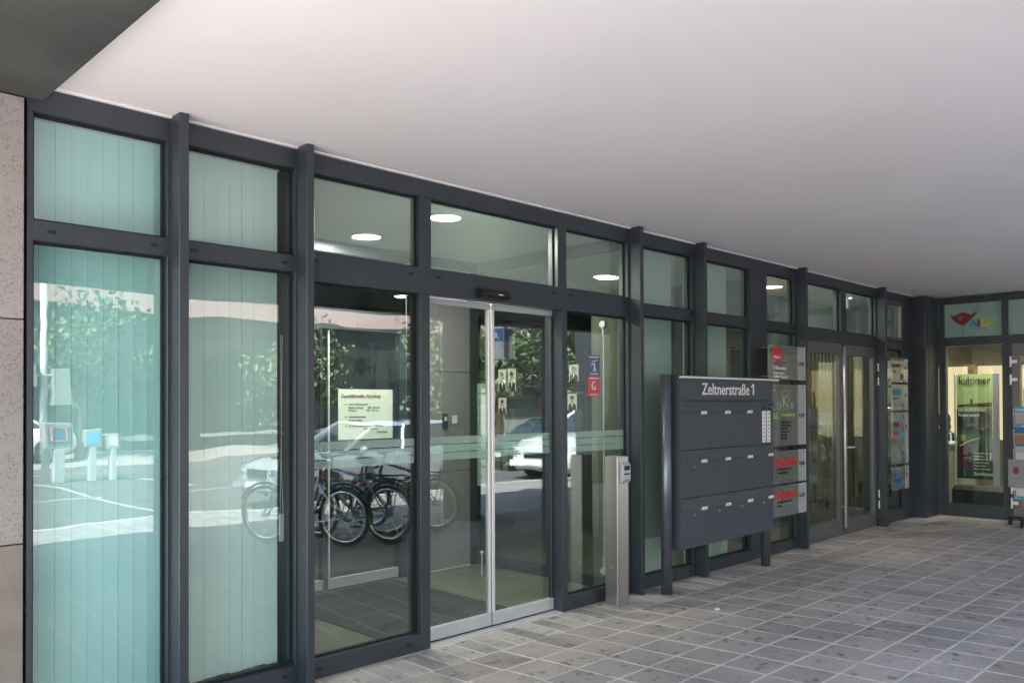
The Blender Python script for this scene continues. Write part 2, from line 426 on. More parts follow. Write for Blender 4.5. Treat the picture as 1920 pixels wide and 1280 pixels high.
road = box('road', M['asphalt'], -40, 80, -16, -3.35, -.3, -.16); tag(road, kind='structure')
kerb = MB()
for i in range(60): kerb.box(-20 + i, -20 + i + .992, -3.35, -3.2, -.3, -.003)
kerb = kerb.build('kerb', M['kerb'], bevel=.008); tag(kerb, kind='structure')
fp = box('far_pavement', M['farpave'], -40, 80, -26, -16, -.3, -.04); tag(fp, kind='structure')
gr = box('ground', M['ground'], -150, 200, -150, 150, -.5, -.31); tag(gr, kind='structure')
lm = MB()
lm.box(5.38, 5.48, -12.6, -4.6, -.159, -.156)
for a in range(-20, 60, 3): lm.box(a, a + 1.6, -8.05, -7.93, -.159, -.156)
lm.box(-30, 70, -15.2, -15.08, -.159, -.156)
lm.box(7.7, 7.85, -12.6, -9.0, -.159, -.156)
tag(lm.build('road_markings', M['lane']), kind='structure')

# the building over the arcade
bld = thing('office_building', (5, 4, 0), 'office building whose upper floors bridge the glazed street arcade', 'building')
box('upper_wall', M['beigestone'], -1.3, 30, -.2, 18, 3.25, 5.4, bld)  # unseen; height and left end shaped so sun reaches street and floor
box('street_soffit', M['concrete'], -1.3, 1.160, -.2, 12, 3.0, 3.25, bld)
box('corner_wall', M['stoneplain'], -1.3, 1.085, 4.26, 12, 0, 2.999, bld)
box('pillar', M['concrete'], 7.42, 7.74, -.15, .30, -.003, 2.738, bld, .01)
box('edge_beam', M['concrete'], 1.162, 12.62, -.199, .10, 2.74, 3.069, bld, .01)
box('unseen_wing_wall', M['beigestone'], 13.2, 30, -2.3, .0, 0, 3.249, bld)  # unseen wing, drawn forward past the arcade edge to block light
box('unseen_wing_side', M['darkwall'], 12.62, 13.2, -2.3, .6, 0, 3.06, bld)  # carried forward too, keeping light off the right of the arcade
ceil = box('ceiling', M['ceiling'], 1.162, 13.2, -.2, 4.30, ZC, 3.249); tag(ceil, kind='structure')
# stone cladding panels left of the glazing
zz = [0.002, .972, 1.986, 2.996]
for i in range(3):
    for j, (xa, xb) in enumerate(((.28, 1.083), (-.53, .276), (-1.34, -.534))):
        mm = M['stoneplain'] if i == 0 else M['stone']
        box('stone_panel', mm, xa, xb, 4.215, 4.258, zz[i] + .003, zz[i + 1] - .003, bld, .002)

# ================================================================== GLAZED FRONT
fac = thing('glazed_front', (6.5, 4.25, 0), 'long dark framed glass front running along the arcade under the white ceiling', 'shopfront')
F = M['frame']
def fbox(name, x0, x1, y0, y1, z0, z1, m=F, bevel=.002, par=None): return box(name, m, x0, x1, y0, y1, z0, z1, par or fac, bevel)
Y1 = D + .10
fbox('header', 1.097, 12.1, D, Y1, 2.945, 3.058)
box('edge_bead', M['bead'], 1.15, 12.1, D - .02, D + .02, 3.0585, 3.0685, fac)
# transoms
fbox('transom', 1.124, 2.545, D, Y1, 2.352, 2.447)
fbox('transom', 2.546, 5.617, D - .002, Y1, 2.312, 2.482)
fbox('transom', 5.66, 8.66, D, Y1, 2.346, 2.448)
fbox('transom', 8.661, 10.88, D, Y1, 2.30, 2.44)
fbox('transom', 10.881, 12.0, D, Y1, 2.30, 2.41)
# sills
for a, b in ((1.124, 1.745), (1.80, 2.474), (2.524, 3.3705)): fbox('sill', a, b, D, Y1, 0.002, .114)
for a, b in ((4.8145, 5.617), (5.667, 6.60), (6.647, 8.636)): fbox('sill', a, b, D, Y1, 0.002, .112)
fbox('sill', 10.915, 12.0, D, Y1, .002, .17)
# stiles between the sill and the header (butted)
def stile(x0, x1, z0=.114, z1=2.944, y0=D + .001):
    fbox('stile', x0, x1, y0, Y1 - .003, z0, z1)
for x0, x1 in ((1.098, 1.123), (1.735, 1.755), (1.795, 1.818), (2.464, 2.480), (2.518, 2.543), (5.595, 5.62), (5.664, 5.69), (6.575, 6.603), (6.645, 6.672), (8.60, 8.64), (8.684, 8.70), (10.835, 10.87), (10.912, 10.95)):
    stile(x0, x1, .1145 if x0 > .1 else .1)
fbox('wide_panel', 7.613, 7.965, D - .006, Y1, .1125, 2.944)
fbox('wide_panel', 11.75, 12.10, D - .003, Y1, .002, 2.944)
# fins
for x0 in (1.750, 2.474, 5.617, 6.600, 8.636, 10.865):
    f = fbox('fin', x0, x0 + .05, FY, D + .003, .004, ZC - .002, bevel=.003)
    fbox('fin_rib', x0 + .012, x0 + .038, FY - .006, FY + .002, .006, ZC - .004, bevel=.001, par=f) if False else None
# portal of the sliding doors
fbox('door_post', 3.371, 3.452, D - .004, D + .14, .004, 2.311)
fbox('door_post', 4.752, 4.814, D - .004, D + .14, .004, 2.311)
fbox('mullion', 3.371, 3.467, D - .001, Y1, 2.4825, 2.944)
fbox('mullion', 4.712, 4.812, D - .001, Y1, 2.4825, 2.944)
fbox('mullion', 9.79, 9.93, D - .001, Y1, 2.4405, 2.944)
# panes
def pane(x0, x1, z0, z1, y=D + .05, m=None):
    p = box('glass_pane', m or (M['glassup'] if z0 > 2 and x0 > 2.5 else M['glass']), x0, x1, y, y + .008, z0, z1, fac)
    g = MB()
    e = .012
    for (a, b, c, d) in ((x0, x1, z0, z0 + e), (x0, x1, z1 - e, z1), (x0, x0 + e, z0 + e, z1 - e), (x1 - e, x1, z0 + e, z1 - e)):
        g.box(a, b, y - .012, y - .0005, c, d)
    g.build('gasket', M['gasket'], p)
    return p
for x0, x1 in ((1.123, 1.735), (1.818, 2.464)):
    pane(x0, x1, 2.447, 2.945); pane(x0, x1, .114, 2.352)
pane(2.543, 3.371, 2.482, 2.945); pane(3.467, 4.712, 2.482, 2.945); pane(4.812, 5.595, 2.482, 2.945)
pc = pane(2.543, 3.371, .114, 2.312, m=M['glassdark']); pdd = pane(4.814, 5.595, .112, 2.312, m=M['glassdark'])
for x0, x1 in ((5.69, 6.575), (6.672, 7.613), (7.965, 8.60)):
    pane(x0, x1, 2.448, 2.945); pane(x0, x1, .112, 2.346)
pane(8.70, 9.79, 2.44, 2.945); pane(9.93, 10.835, 2.44, 2.945)
pane(10.95, 11.75, .17, 2.30)
pu = pane(10.95, 11.75, 2.41, 2.945)
fb = MB()
for a, b, c, d in ((10.96, 11.74, 2.42, 2.46), (10.96, 11.74, 2.90, 2.94), (10.96, 11.03, 2.461, 2.899), (11.67, 11.74, 2.461, 2.899)): fb.box(a, b, D - .012, D + .03, c, d)
fb.build('casement_frame', M['framelight'], fac, .002)
# frosted safety bands on the glass, three strips each
def band(x0, x1, y, par):
    for z0, z1 in ((1.213, 1.262), (1.268, 1.317), (1.323, 1.372)):
        box('frosted_band', M['glassfrost'], x0, x1, y - .0014, y - .0004, z0, z1, par)
band(2.56, 3.36, D + .05, pc); band(4.825, 5.585, D + .05, pdd)
# little black drain caps on transoms and sills
cm = None
capz = [(1.20, 2.40), (1.67, 2.40), (1.875, 2.40), (2.40, 2.40), (2.60, 2.432), (3.30, 2.432), (3.53, 2.432), (4.66, 2.432), (4.86, 2.432), (5.53, 2.432), (5.74, 2.40), (6.53, 2.40), (6.72, 2.40), (7.55, 2.40), (8.03, 2.40), (8.55, 2.40),
        (2.62, .058), (3.28, .058), (2.40, .062), (4.90, .055), (5.72, .055), (6.52, .055), (6.74, .055), (8.55, .055), (11.05, .08)]
for x, z in capz:
    yy = D - .002 if 2.546 < x < 5.617 and z > 1 else D
    if cm is None:
        c0 = MB().box(-.018, .018, -.006, .002, -.007, .007)
        c0 = c0.build('drain_cap', M['cap'], fac, .0015, org=(0, 0, 0)); cm = c0.data
        cm.transform(Matrix.Translation(fac.location)); c0.location = Vector((x, yy, z)) - fac.location
    else:
        o = bpy.data.objects.new('drain_cap', cm); C.objects.link(o); o.parent = fac; o.location = Vector((x, yy, z)) - fac.location
# sliding door leaves
def leaf(x0, x1, stile_right, lab):
    y = 4.31
    p = box('sliding_door', M['glassdoor'], x0 + .01, x1 - .01, y + .012, y + .022, .085, 2.285, fac); p['label'] = lab
    box('top_rail', M['alu'], x0, x1, y, y + .035, 2.27, 2.309, p, .002)
    box('bottom_rail', M['alu'], x0, x1, y - .004, y + .035, .012, .098, p, .003)
    if stile_right: box('door_stile', M['silver'], x1 - .022, x1, y, y + .035, .099, 2.269, p, .003); box('door_stile', F, x0, x0 + .02, y, y + .035, .099, 2.269, p, .002)
    else: box('door_stile', M['silver'], x0, x0 + .028, y, y + .035, .099, 2.269, p, .003); box('door_stile', F, x1 - .02, x1, y, y + .035, .099, 2.269, p, .002)
    band(x0 + .03, x1 - .03, y + .012, p)
leaf(3.455, 4.088, True, 'left sliding door leaf'); leaf(4.100, 4.750, False, 'right sliding door leaf')
box('door_track', M['cap'], 3.453, 4.751, 4.325, 4.335, .001, .008, fac)
box('threshold', M['alu'], 3.453, 4.751, 4.23, 4.30, -.002, .006, fac, .001)
# double doors at the far end
def swing(x0, x1, lab):
    y = D + .015
    p = box('hinged_door', M['glass'], x0 + .05, x1 - .05, y + .02, y + .028, .15, 2.20, fac); p['label'] = lab
    fr = MB(); fr.box(x0, x1, y, y + .05, .012, .165); fr.box(x0, x1, y, y + .05, 2.165, 2.298); fr.box(x0, x0 + .085, y, y + .05, .1655, 2.1645); fr.box(x1 - .085, x1, y, y + .05, .1655, 2.1645)
    fr.build('door_frame', M['framelight'], p, .002)
    return p
d1 = swing(8.705, 9.84, 'left leaf of the far glass double door'); d2 = swing(9.90, 10.86, 'right leaf of the far glass double door')
hb = MB(); hb.tube((9.80, D - .03, .10), (9.80, D - .03, 2.26), .014); hb.tube((9.80, D + .016, .35), (9.80, D - .03, .35), .008); hb.tube((9.80, D + .016, 1.95), (9.80, D - .03, 1.95), .008)
hb.build('pull_bar', M['silver'], d1, smooth=True)
hb = MB(); hb.tube((9.95, D + .014, 1.05), (9.95, D - .035, 1.05), .012); hb.tube((9.95, D - .035, 1.05), (10.06, D - .035, 1.05), .010); hb.build('door_lever', M['silver'], d2)
hh = MB()
for z in (.28, .42, 1.86, 2.04): hh.tube((10.872, D - .012, z - .05), (10.872, D - .012, z + .05), .012)
hh.build('hinge', M['silver'], d2)
# corner column
fbox('corner_panel', 12.10, 12.20, 4.04, Y1, .002, 3.055, bevel=.004)
fbox('corner_panel', 12.2005, 12.60, 4.035, 4.10, .002, 3.055, bevel=.004)
for z in (.95, 1.75, 2.30):
    box('panel_joint', M['gasket'], 12.096, 12.0995, 4.06, 4.2, z, z + .006, fac)

# ------------------------------------------------------------------ return shop front (faces -X)
shop = thing('travel_shop_front', (12.6, 3.5, 0), 'dark framed shop window and door at the right angle of the arcade', 'shopfront')
def sbox(name, y0, y1, z0, z1, x0=12.60, x1=12.70, m=F, bevel=.002, par=None): return box(name, m, x0, x1, y0, y1, z0, z1, par or shop, bevel)
sbox('header', .601, 4.033, 2.965, 3.055)
sbox('transom', .601, 4.033, 2.375, 2.492)
sbox('sill', 3.20, 4.033, .002, .17)
sbox('stile', 3.945, 4.034, .1705, 2.374); sbox('stile', 3.175, 3.235, .1705, 2.374); sbox('stile', 3.12, 3.1745, .002, 2.374)
sbox('stile', 3.965, 4.034, 2.4925, 2.9645); sbox('mullion', 3.165, 3.235, 2.4925, 2.9645); sbox('mullion', 1.60, 1.67, 2.4925, 2.9645); sbox('stile', 1.58, 1.65, .002, 2.374)
sw = sbox('shop_window', 3.235, 3.945, .17, 2.375, 12.64, 12.648, M['glassshop'], 0)
lit = M['signlit']
def spanel(y0, y1):
    return sbox('light_panel', y0, y1, 2.4925, 2.9645, 12.645, 12.655, mat('pale_green_film', (.30, .45, .38), .5, 0, .05), 0)
lp = spanel(3.235, 3.965); spanel(1.67, 3.165)
# lips emblem and letters of the travel brand
def sidepoly(name, pts, m, x, par, th=.002):
    return MB().prism([(p[0], p[1]) for p in pts], x, x + th, 'x').build(name, m, par)
lips = [(3.905, 2.838), (3.86, 2.80), (3.80, 2.815), (3.755, 2.84), (3.715, 2.843), (3.675, 2.82), (3.62, 2.80), (3.56, 2.838), (3.575, 2.79), (3.63, 2.735), (3.69, 2.675), (3.735, 2.66), (3.79, 2.685), (3.86, 2.75)]
sidepoly('lips_emblem', lips, M['print_darkred'], 12.641, lp)
sidepoly('emblem_pupil', [(3.76 + .03 * math.cos(a * PI / 6), 2.765 + .04 * math.sin(a * PI / 6)) for a in range(12)], mat('grey_print', (.22, .12, .14), .5), 12.639, lp, .001)
for (a, b, c, d) in ((3.60, 2.83, 3.53, 2.93), (3.57, 2.80, 3.49, 2.88), (3.72, 2.66, 3.735, 2.53)):
    MB().tube((12.640, a, b), (12.640, c, d), .003, n=5).build('emblem_line', M['print_blue'], lp)
for ch, yy, m in (('A', 3.645, 'print_cyan'), ('I', 3.545, 'print_darkred'), ('D', 3.50, 'print_yellow'), ('A', 3.41, 'print_green')):
    text('letter', ch, .135, (12.640, yy, 2.635), 'side', M[m], lp, bold=.006)
text('lettering', 'Das Clubschiff', .035, (12.640, 3.64, 2.595), 'side', M['print_cyan'], lp)
# shop door, open hinge side towards the window
sdr = sbox('shop_door', 2.10, 3.04, .10, 2.28, 12.61, 12.618, M['glass'], 0)
fr = MB(); fr.box(12.585, 12.635, 2.04, 3.115, .012, .20); fr.box(12.585, 12.635, 2.04, 3.115, 2.22, 2.372); fr.box(12.585, 12.635, 3.02, 3.115, .201, 2.219); fr.box(12.585, 12.635, 2.04, 2.13, .201, 2.219)
fr.build('door_frame', M['framelight'], sdr, .002)
for z in (2.13, 1.89, .43, .24):
    h = MB(); h.tube((12.572, 3.128, z - .07), (12.572, 3.128, z + .07), .013); h.box(12.568, 12.584, 3.05, 3.115, z - .022, z + .022); h.build('hinge', M['silver'], sdr)

# ================================================================== INTERIOR
infl = box('interior_floor', M['infloor'], 1.09, 24, 4.33, 14, -.12, 0.0); tag(infl, kind='structure')
infl2 = box('shop_floor', M['infloor'], 12.65, 24, -.0, 4.32, -.12, 0.002); tag(infl2, kind='structure')
ic = box('interior_ceiling', M['inceil'], 1.09, 24, 4.33, 14, 3.0, 3.2); tag(ic, kind='structure')
ic2 = box('shop_ceiling', M['inceil'], 12.71, 24, .0, 4.32, 3.0, 3.2); tag(ic2, kind='structure')
def wall(m, *a):
    o = box('interior_wall', m, *a); tag(o, kind='structure'); return o
wall(M['darkwall'], 1.09, 24, 10.0, 10.2, 0, 3.0)
wall(M['darkwall'], 2.49, 2.535, 4.33, 6.1, 0, 2.999)
wall(M['midwall'], 1.09, 2.49, 6.5, 6.6, 0, 2.999)
wall(M['beigewall'], 7.75, 9.3, 6.3, 6.4, 0, 2.999)
wall(M['wood'], 8.61, 9.70, 5.25, 5.32, 0, 2.999)
wall(M['darkwall'], 8.55, 8.60, 4.75, 6.29, 0, 2.999)
wall(M['darkwall'], 12.71, 12.75, 4.335, 6.29, 0, 2.999)
wall(M['shopwall'], 12.71, 17.1, 6.30, 6.4, 0, 2.999)
wall(M['darkwall'], 10.11, 12.70, 5.25, 5.32, 0, 2.999)
wall(M['shopwall'], 17.0, 17.1, .11, 6.29, 0, 2.999)
wall(M['shopwall'], 12.8, 17.0, .01, .10, 0, 2.999)
# inner front of the vestibule
ves = thing('inner_vestibule_screen', (4.5, 6.15, 0), 'inner wall of the entrance lobby with glass sliding doors and stone cladding', 'vestibule')
def vb(name, m, *a, bevel=.002, par=None): return box(name, m, *a, par or ves, bevel)
vb('header', F, 2.54, 5.62, 6.12, 6.22, 2.90, 2.998)
vb('transom', F, 2.54, 4.72, 6.12, 6.22, 2.24, 2.42)
for x in (2.545, 4.66): vb('post', F, x, x + .07, 6.12, 6.22, .002, 2.239)
vb('glass_pane', M['glassin'], 2.6, 4.7, 6.16, 6.168, 2.421, 2.899, bevel=0)
for (x0, x1) in ((2.62, 3.20), (3.22, 3.85), (3.90, 4.65)):
    p = vb('sliding_door', M['glassin'], x0, x1, 6.15, 6.158, .10, 2.235, bevel=0)
    box('bottom_rail', M['alu'], x0, x1, 6.14, 6.168, .01, .1, p, .002)
    box('door_stile', M['silver'], x0, x0 + .02, 6.14, 6.168, .101, 2.23, p, .002)
    box('door_stile', M['cap'], x1 - .025, x1, 6.14, 6.168, .101, 2.23, p, .002)
for (z0, z1) in ((.002, .94), (.946, 1.90), (1.906, 2.899)):
    for (x0, x1) in ((4.735, 5.115), (5.12, 5.50)): vb('stone_panel', M['innerstone'], x0, x1, 6.10, 6.14, z0, z1)
vb('skirting', M['skirt'], 4.735, 5.50, 6.088, 6.0995, .001, .014)
vb('corner_post', F, 5.505, 5.62, 6.10, 6.22, .002, 2.899)
kp = vb('intercom', M['print_black'], 5.14, 5.20, 6.08, 6.0995, 1.36, 1.50); box('intercom_screen', M['white'], 5.155, 5.185, 6.077, 6.0798, 1.43, 1.47, kp)
vb('light_switch', M['white'], 5.27, 5.33, 6.09, 6.0995, 1.40, 1.48)
vb('fire_call_box', M['print_red'], 4.76, 4.80, 6.06, 6.0995, 1.52, 1.72)
# side wall of the vestibule at x = 5.62
vb('side_header', F, 5.60, 5.66, 4.33, 6.0995, 2.90, 2.998)
vb('side_post', F, 5.60, 5.66, 5.08, 5.18, .10, 2.899)
vb('side_base', F, 5.60, 5.66, 4.33, 6.0995, .002, .10)
for a, b in ((4.34, 5.079), (5.181, 6.099)): vb('side_glass', M['glassin'], 5.625, 5.633, a, b, .1005, 2.8995, bevel=0)
for (x, y) in ((5.575, 5.02), (5.575, 4.47)):
    r = MB(); r.tube((x, y, .20), (x, y, 2.25), .006, n=8); rr = r.build('steel_rod', M['silver'], ves)
    for z in (.16, 2.27):
        k = MB(); k.tube((x + .025, y, z), (x - .02, y, z), .03, n=14); k.tube((x - .005, y, z), (x - .005, y, z + (.12 if z < 1 else -.1)), .010, n=8); k.build('rod_fitting', M['silver'], rr)
# frosted striped screen panel next to the right door leaf
for i in range(10):
    vb('frosted_stripe', M['glassfrost'], 5.59, 5.594, 5.96, 6.09, .78 + i * .102, .876 + i * .102, bevel=0)
for (x, y, w_) in ((5.25, 5.66, 'left'), (5.31, 5.62, 'right')):
    s = MB(); s.tube((x, y, 0), (x, y, .20), .008); s.ell((x, y, .21), .016, .016, .016); tag(s.build('door_stop', M['silver']), w_ + ' one of the two slim steel floor posts behind the left sliding door', 'door stop', 'steel floor posts in the entrance')
# entrance mat
mt = thing('entrance_mat', (3.95, 5.2, 0), 'dark ribbed entrance mat on the lobby floor behind the sliding doors', 'mat')
box('mat_base', M['gasket'], 3.33, 4.56, 4.34, 6.08, .0012, .006, mt)
rib = bpy.data.meshes.new('rib')
rb = MB(); rb.box(3.34, 4.55, 5.2, 5.216, .0062, .012); r0 = rb.build('mat_rib', mat('mat_rib_cloth', (.028, .030, .040), .9, 0, .1, 20), mt)
for i in range(1, 60):
    o = r0.copy(); C.objects.link(o); o.parent = mt; o.location = r0.location + Vector((0, (-.85 + i * .0288), 0))
r0.location += Vector((0, -.85, 0))

def downlight(x, y, lab, r=.12, z=3.0, power=1.6):
    t = thing('ceiling_lamp', (x, y, z), lab, 'ceiling lamp', 'round downlights in the interior ceiling')
    MB().torus((x, y, z - .006), r, .010, 'y', 28, 6).build('tmp', M['white']) if False else None
    ring = MB()
    n = 28
    vs = []; fs = []
    for i in range(n):
        a = 2 * PI * i / n
        for (q, zz_) in ((r, z - .002), (r + .018, z - .002), (r + .016, z - .014), (r, z - .014)): vs.append((x + q * math.cos(a), y + q * math.sin(a), zz_))
        for j in range(4): fs.append((i * 4 + j, i * 4 + (j + 1) % 4, ((i + 1) % n) * 4 + (j + 1) % 4, ((i + 1) % n) * 4 + j))
    ring.add(vs, fs); ring.build('lamp_ring', M['white'], t)
    d = MB(); d.tube((x, y, z - .011), (x, y, z - .004), r - .001, n=28); d.build('lamp_disc', M['lamp'], t)
    ld = bpy.data.lights.new('lamp_light', 'AREA'); ld.shape = 'DISK'; ld.size = r * 2; ld.energy = power; ld.color = (1, .93, .80)
    lo = bpy.data.objects.new('lamp_light', ld); C.objects.link(lo); lo.parent = t; lo.location = (0, 0, -.02)
downlight(4.03, 4.74, 'round lit downlight nearest the glass above the sliding doors', power=10)
downlight(4.02, 5.74, 'round lit downlight deeper in the lobby, behind the one over the sliding doors', power=10)
downlight(7.18, 5.74, 'round lit downlight seen in the upper pane right of the sliding doors', power=3)
downlight(11.0, 4.72, 'round lit downlight above the far glass double door')
downlight(12.86, 3.3, 'unseen downlight added between the shop window and the banner to brighten it', r=.09, power=9)  # added lamp, hidden by the transom panel, brightens the banner
downlight(14.6, 4.0, 'round lit downlight above the travel shop counter', power=6)
downlight(15.6, 1.2, 'round lit downlight deep in the travel shop', power=6)
for x, y, lb in ((4.6, 8.2, 'unseen downlight added to light the hall behind the inner lobby doors'), (9.3, 4.85, 'unseen downlight added between the wood wall and the glazing to brighten the wood'), (6.6, 8.6, 'unseen downlight added to light the hall beyond the lobby side glass')):  # unseen lamps added to brighten the wood wall and the hall
    downlight(x, y, lb, power=3.5 if x > 9 else .5)
ex = thing('emergency_sign', (10.9, 4.6, 2.85), 'small square lit sign hanging from the ceiling above the far double door', 'sign')
box('sign_box', M['white'], 10.62, 10.65, 4.48, 4.68, 2.80, 2.96, ex, .003); box('sign_face', emit('white_sign_face', (1, 1, .95), .10), 10.616, 10.6198, 4.495, 4.665, 2.812, 2.948, ex)
col = MB(); col.tube((8.2, 6.15, 0), (8.2, 6.15, 2.999), .17, n=32)
tag(col.build('round_column', M['midwall'], smooth=True), 'round pale column standing in the lobby beyond the glass', 'column')

# blinds
def vblinds(name, xs, y, z0, z1, m, lab, cat='vertical blind', pitch=.0735, grp=None):
    t = thing(name, ((xs[0] + xs[1]) / 2, y, z0), lab, cat, grp)
    nb = int(round((xs[1] - xs[0]) / pitch))
    for i in range(nb):
        a = xs[0] + i * pitch
        s = MB(); n = 4
        vs = []; fs = []
        for k_ in range(n + 1):
            u = k_ / n; xx = a + u * (pitch - .0014); yy = y + .0015 * math.sin(PI * u) + .0008 * math.sin(i * 1.7)
            vs += [(xx, yy, z0 + .004 * math.sin(i * 2.1)), (xx, yy, z1)]
        for k_ in range(n): fs.append((2 * k_, 2 * k_ + 2, 2 * k_ + 3, 2 * k_ + 1))
        off = len(vs)
        vs += [(v[0], v[1] + .0012, v[2]) for v in vs]
        fs += [tuple(j + off for j in reversed(f)) for f in fs[:]]
        s.add(vs, fs); s.build('blind_slat', m, t)
    box('head_rail', M['white'], xs[0], xs[1] + .01, y - .01, y + .03, z1 + .001, z1 + .03, t, .002)
    return t
ba = vblinds('vertical_blind', (1.12, 1.78), 4.40, .10, 2.96, M['blind'], 'teal vertical slat blind closed behind the leftmost tall pane', grp='slat blinds behind the left panes')
bb = vblinds('vertical_blind', (1.79, 2.45), 4.40, .10, 2.96, M['blindmint'], 'paler vertical slat blind behind the second pane, its pull cords hanging at the right', grp='slat blinds behind the left panes')
cd = MB(); cd.path([(2.46, 4.375, 2.0), (2.462, 4.372, 1.2), (2.475, 4.372, .95)], .0015, 5); cd.path([(2.47, 4.375, 2.0), (2.455, 4.372, .96)], .0015, 5)
cd.build('pull_cord', M['white'], bb); box('cord_weight', M['white'], 2.445, 2.475, 4.362, 4.376, .80, .96, bb, .003)
bc = thing('roller_blind', (6.5, 4.42, 0), 'pale flat fabric blind behind the glass left of the mailbox board', 'blind'); box('blind_cloth', M['blindpale'], 6.08, 6.52, 4.42, 4.424, .06, 2.97, bc); box('cloth_weight', M['alu'], 6.08, 6.52, 4.415, 4.43, .045, .06, bc)
bc = thing('roller_blind', (7.2, 4.42, 0), 'pale flat fabric blind behind the glass above and below the mailbox board', 'blind'); box('blind_cloth', M['blindpale'], 6.72, 7.50, 4.42, 4.424, .06, 2.97, bc); box('cloth_weight', M['alu'], 6.72, 7.50, 4.415, 4.43, .045, .06, bc)
sc_ = thing('slatted_screen', (11.4, 4.95, 0), 'row of upright yellowish slats inside behind the far double door', 'screen')
for i in range(22):
    x = 10.2 + i * .11
    box('upright_slat', M['slat'], x, x + .04, 4.93, 4.97, .05, 2.3, sc_)
box('screen_rail', M['darkwall'], 10.15, 12.65, 4.92, 4.98, 2.301, 2.40, sc_)
box('screen_rail', M['darkwall'], 10.15, 12.65, 4.92, 4.98, .001, .049, sc_)

# notice on the inner door
nt = thing('door_notice', (4.28, 6.13, 1.285), 'pale green opening hours notice with dark red heading on the inner glass door', 'notice')
box('notice_sheet', M['paper'], 3.995, 4.575, 6.128, 6.131, 1.285, 1.725, nt)
text('lettering', 'Geschäftsstelle Nürnberg', .047, (4.02, 6.127, 1.65), 'front', M['print_darkred'], nt, bold=.0007, width=.42, shear=.2)
for i, (s_, z) in enumerate((('Unsere Öffnungszeiten', 1.585), ('Montag  Dienstag        9.00  12.00 Uhr', 1.555), ('Mittwoch                 9.00  17.00 Uhr', 1.53), ('Unsere Sprechzeiten', 1.475), ('Montag  Freitag', 1.445), ('Kundenberatung mit Terminvereinbarung', 1.395), ('8.00 - 18.00 Uhr', 1.368))):
    text('lettering', s_, .024, (4.10 if i != 6 else 4.26, 6.127, z), 'front', M['print_black'], nt, sx=.9)
for z in (1.592, 1.482, 1.402):
    MB().prism([(4.067, z - .008), (4.082, z), (4.067, z + .008)], 6.126, 6.1278, 'y').build('bullet', M['print_black'], nt)
text('lettering', 'Oberbank', .030, (4.40, 6.127, 1.335), 'front', M['print_darkred'], nt, sx=.95)

# info stickers on the pane right of the doors
def sticker(z0, z1, m, lab, kind):
    t = thing('info_sticker', (5.2, D + .048, z0), lab, 'sticker')
    y = D + .0475
    box('sticker_sheet', m, 5.125, 5.275, y, y + .0015, z0, z1, t)
    p = MB(); yy = y - .0012
    if kind == 'a':
        p.tube((5.17, yy, z0 + .11), (5.235, yy, z0 + .125), .004, n=5); p.tube((5.16, yy, z0 + .085), (5.20, yy, z0 + .10), .004, n=5)
        p.tube((5.20, yy, z0 + .10), (5.205, yy, z0 + .065), .005, n=5); p.tube((5.205, yy, z0 + .065), (5.19, yy, z0 + .035), .004, n=5); p.tube((5.205, yy, z0 + .065), (5.225, yy, z0 + .035), .004, n=5)
    else:
        pts = [(5.20 + .028 * math.cos(a * PI / 8), yy, z0 + .085 + .032 * math.sin(a * PI / 8)) for a in range(3, 15)]
        p.path(pts, .0045, 5); p.tube((5.205, yy, z0 + .085), (5.215, yy, z0 + .055), .005, n=5)
    p.build('pictogram', M['print_white'], t)
    b = MB(); b.box(5.14, 5.26, y - .001, y - .0002, z1 - .022, z1 - .014); b.box(5.15, 5.25, y - .001, y - .0002, z0 + .012, z0 + .018); b.build('print_lines', M['print_white'], t)
sticker(1.818, 1.985, mat('violet_print', (.12, .13, .25), .5), 'small violet sticker with a white pictogram on the pane right of the doors', 'a')
sticker(1.652, 1.814, mat('signal_red_print', (.55, .10, .12), .5), 'small red sticker with a white pictogram, below the violet one', 'b')

# small portrait cards hanging on the side glass
def portrait(y, z0, z1, lab):
    x = 5.59
    t = thing('portrait_card', (x, y, z0), lab, 'portrait card', 'portrait cards on the lobby side glass')
    w = .055
    box('card', M['cardpaper'], x, x + .002, y - w, y + w, z0, z1, t)
    h = z1 - z0
    MB().prism([(y - w * .85, z0), (y + w * .85, z0), (y + w * .8, z0 + h * .3), (y + w * .25, z0 + h * .44), (y - w * .25, z0 + h * .44), (y - w * .8, z0 + h * .3)], x - .0015, x - .0003, 'x').build('suit', M['print_black'], t)
    MB().prism([(y - w * .14, z0 + h * .44), (y + w * .14, z0 + h * .44), (y, z0 + h * .15)], x - .0026, x - .0016, 'x').build('shirt', M['print_white'], t)
    MB().prism([(y + w * .36 * math.cos(a * PI / 8), z0 + h * .63 + h * .19 * math.sin(a * PI / 8)) for a in range(16)], x - .0026, x - .0016, 'x').build('face', M['skin'], t)
    MB().prism([(y + w * .42 * math.cos(a * PI / 8), z0 + h * .70 + h * .19 * math.sin(a * PI / 8)) for a in range(0, 9)], x - .0037, x - .0027, 'x').build('hair', M['hair'], t)
portrait(5.73, 1.71, 1.925, 'left card of the upper pair of portrait cards behind the right door leaf')
portrait(5.60, 1.71, 1.93, 'right card of the upper pair of portrait cards behind the right door leaf')
portrait(5.73, 1.495, 1.65, 'portrait card hanging alone below the upper pair behind the right door leaf')
portrait(4.82, 1.79, 1.94, 'portrait card behind the pane left of the violet sticker')
portrait(4.84, 1.535, 1.68, 'portrait card behind the pane, lower one beside the red sticker')

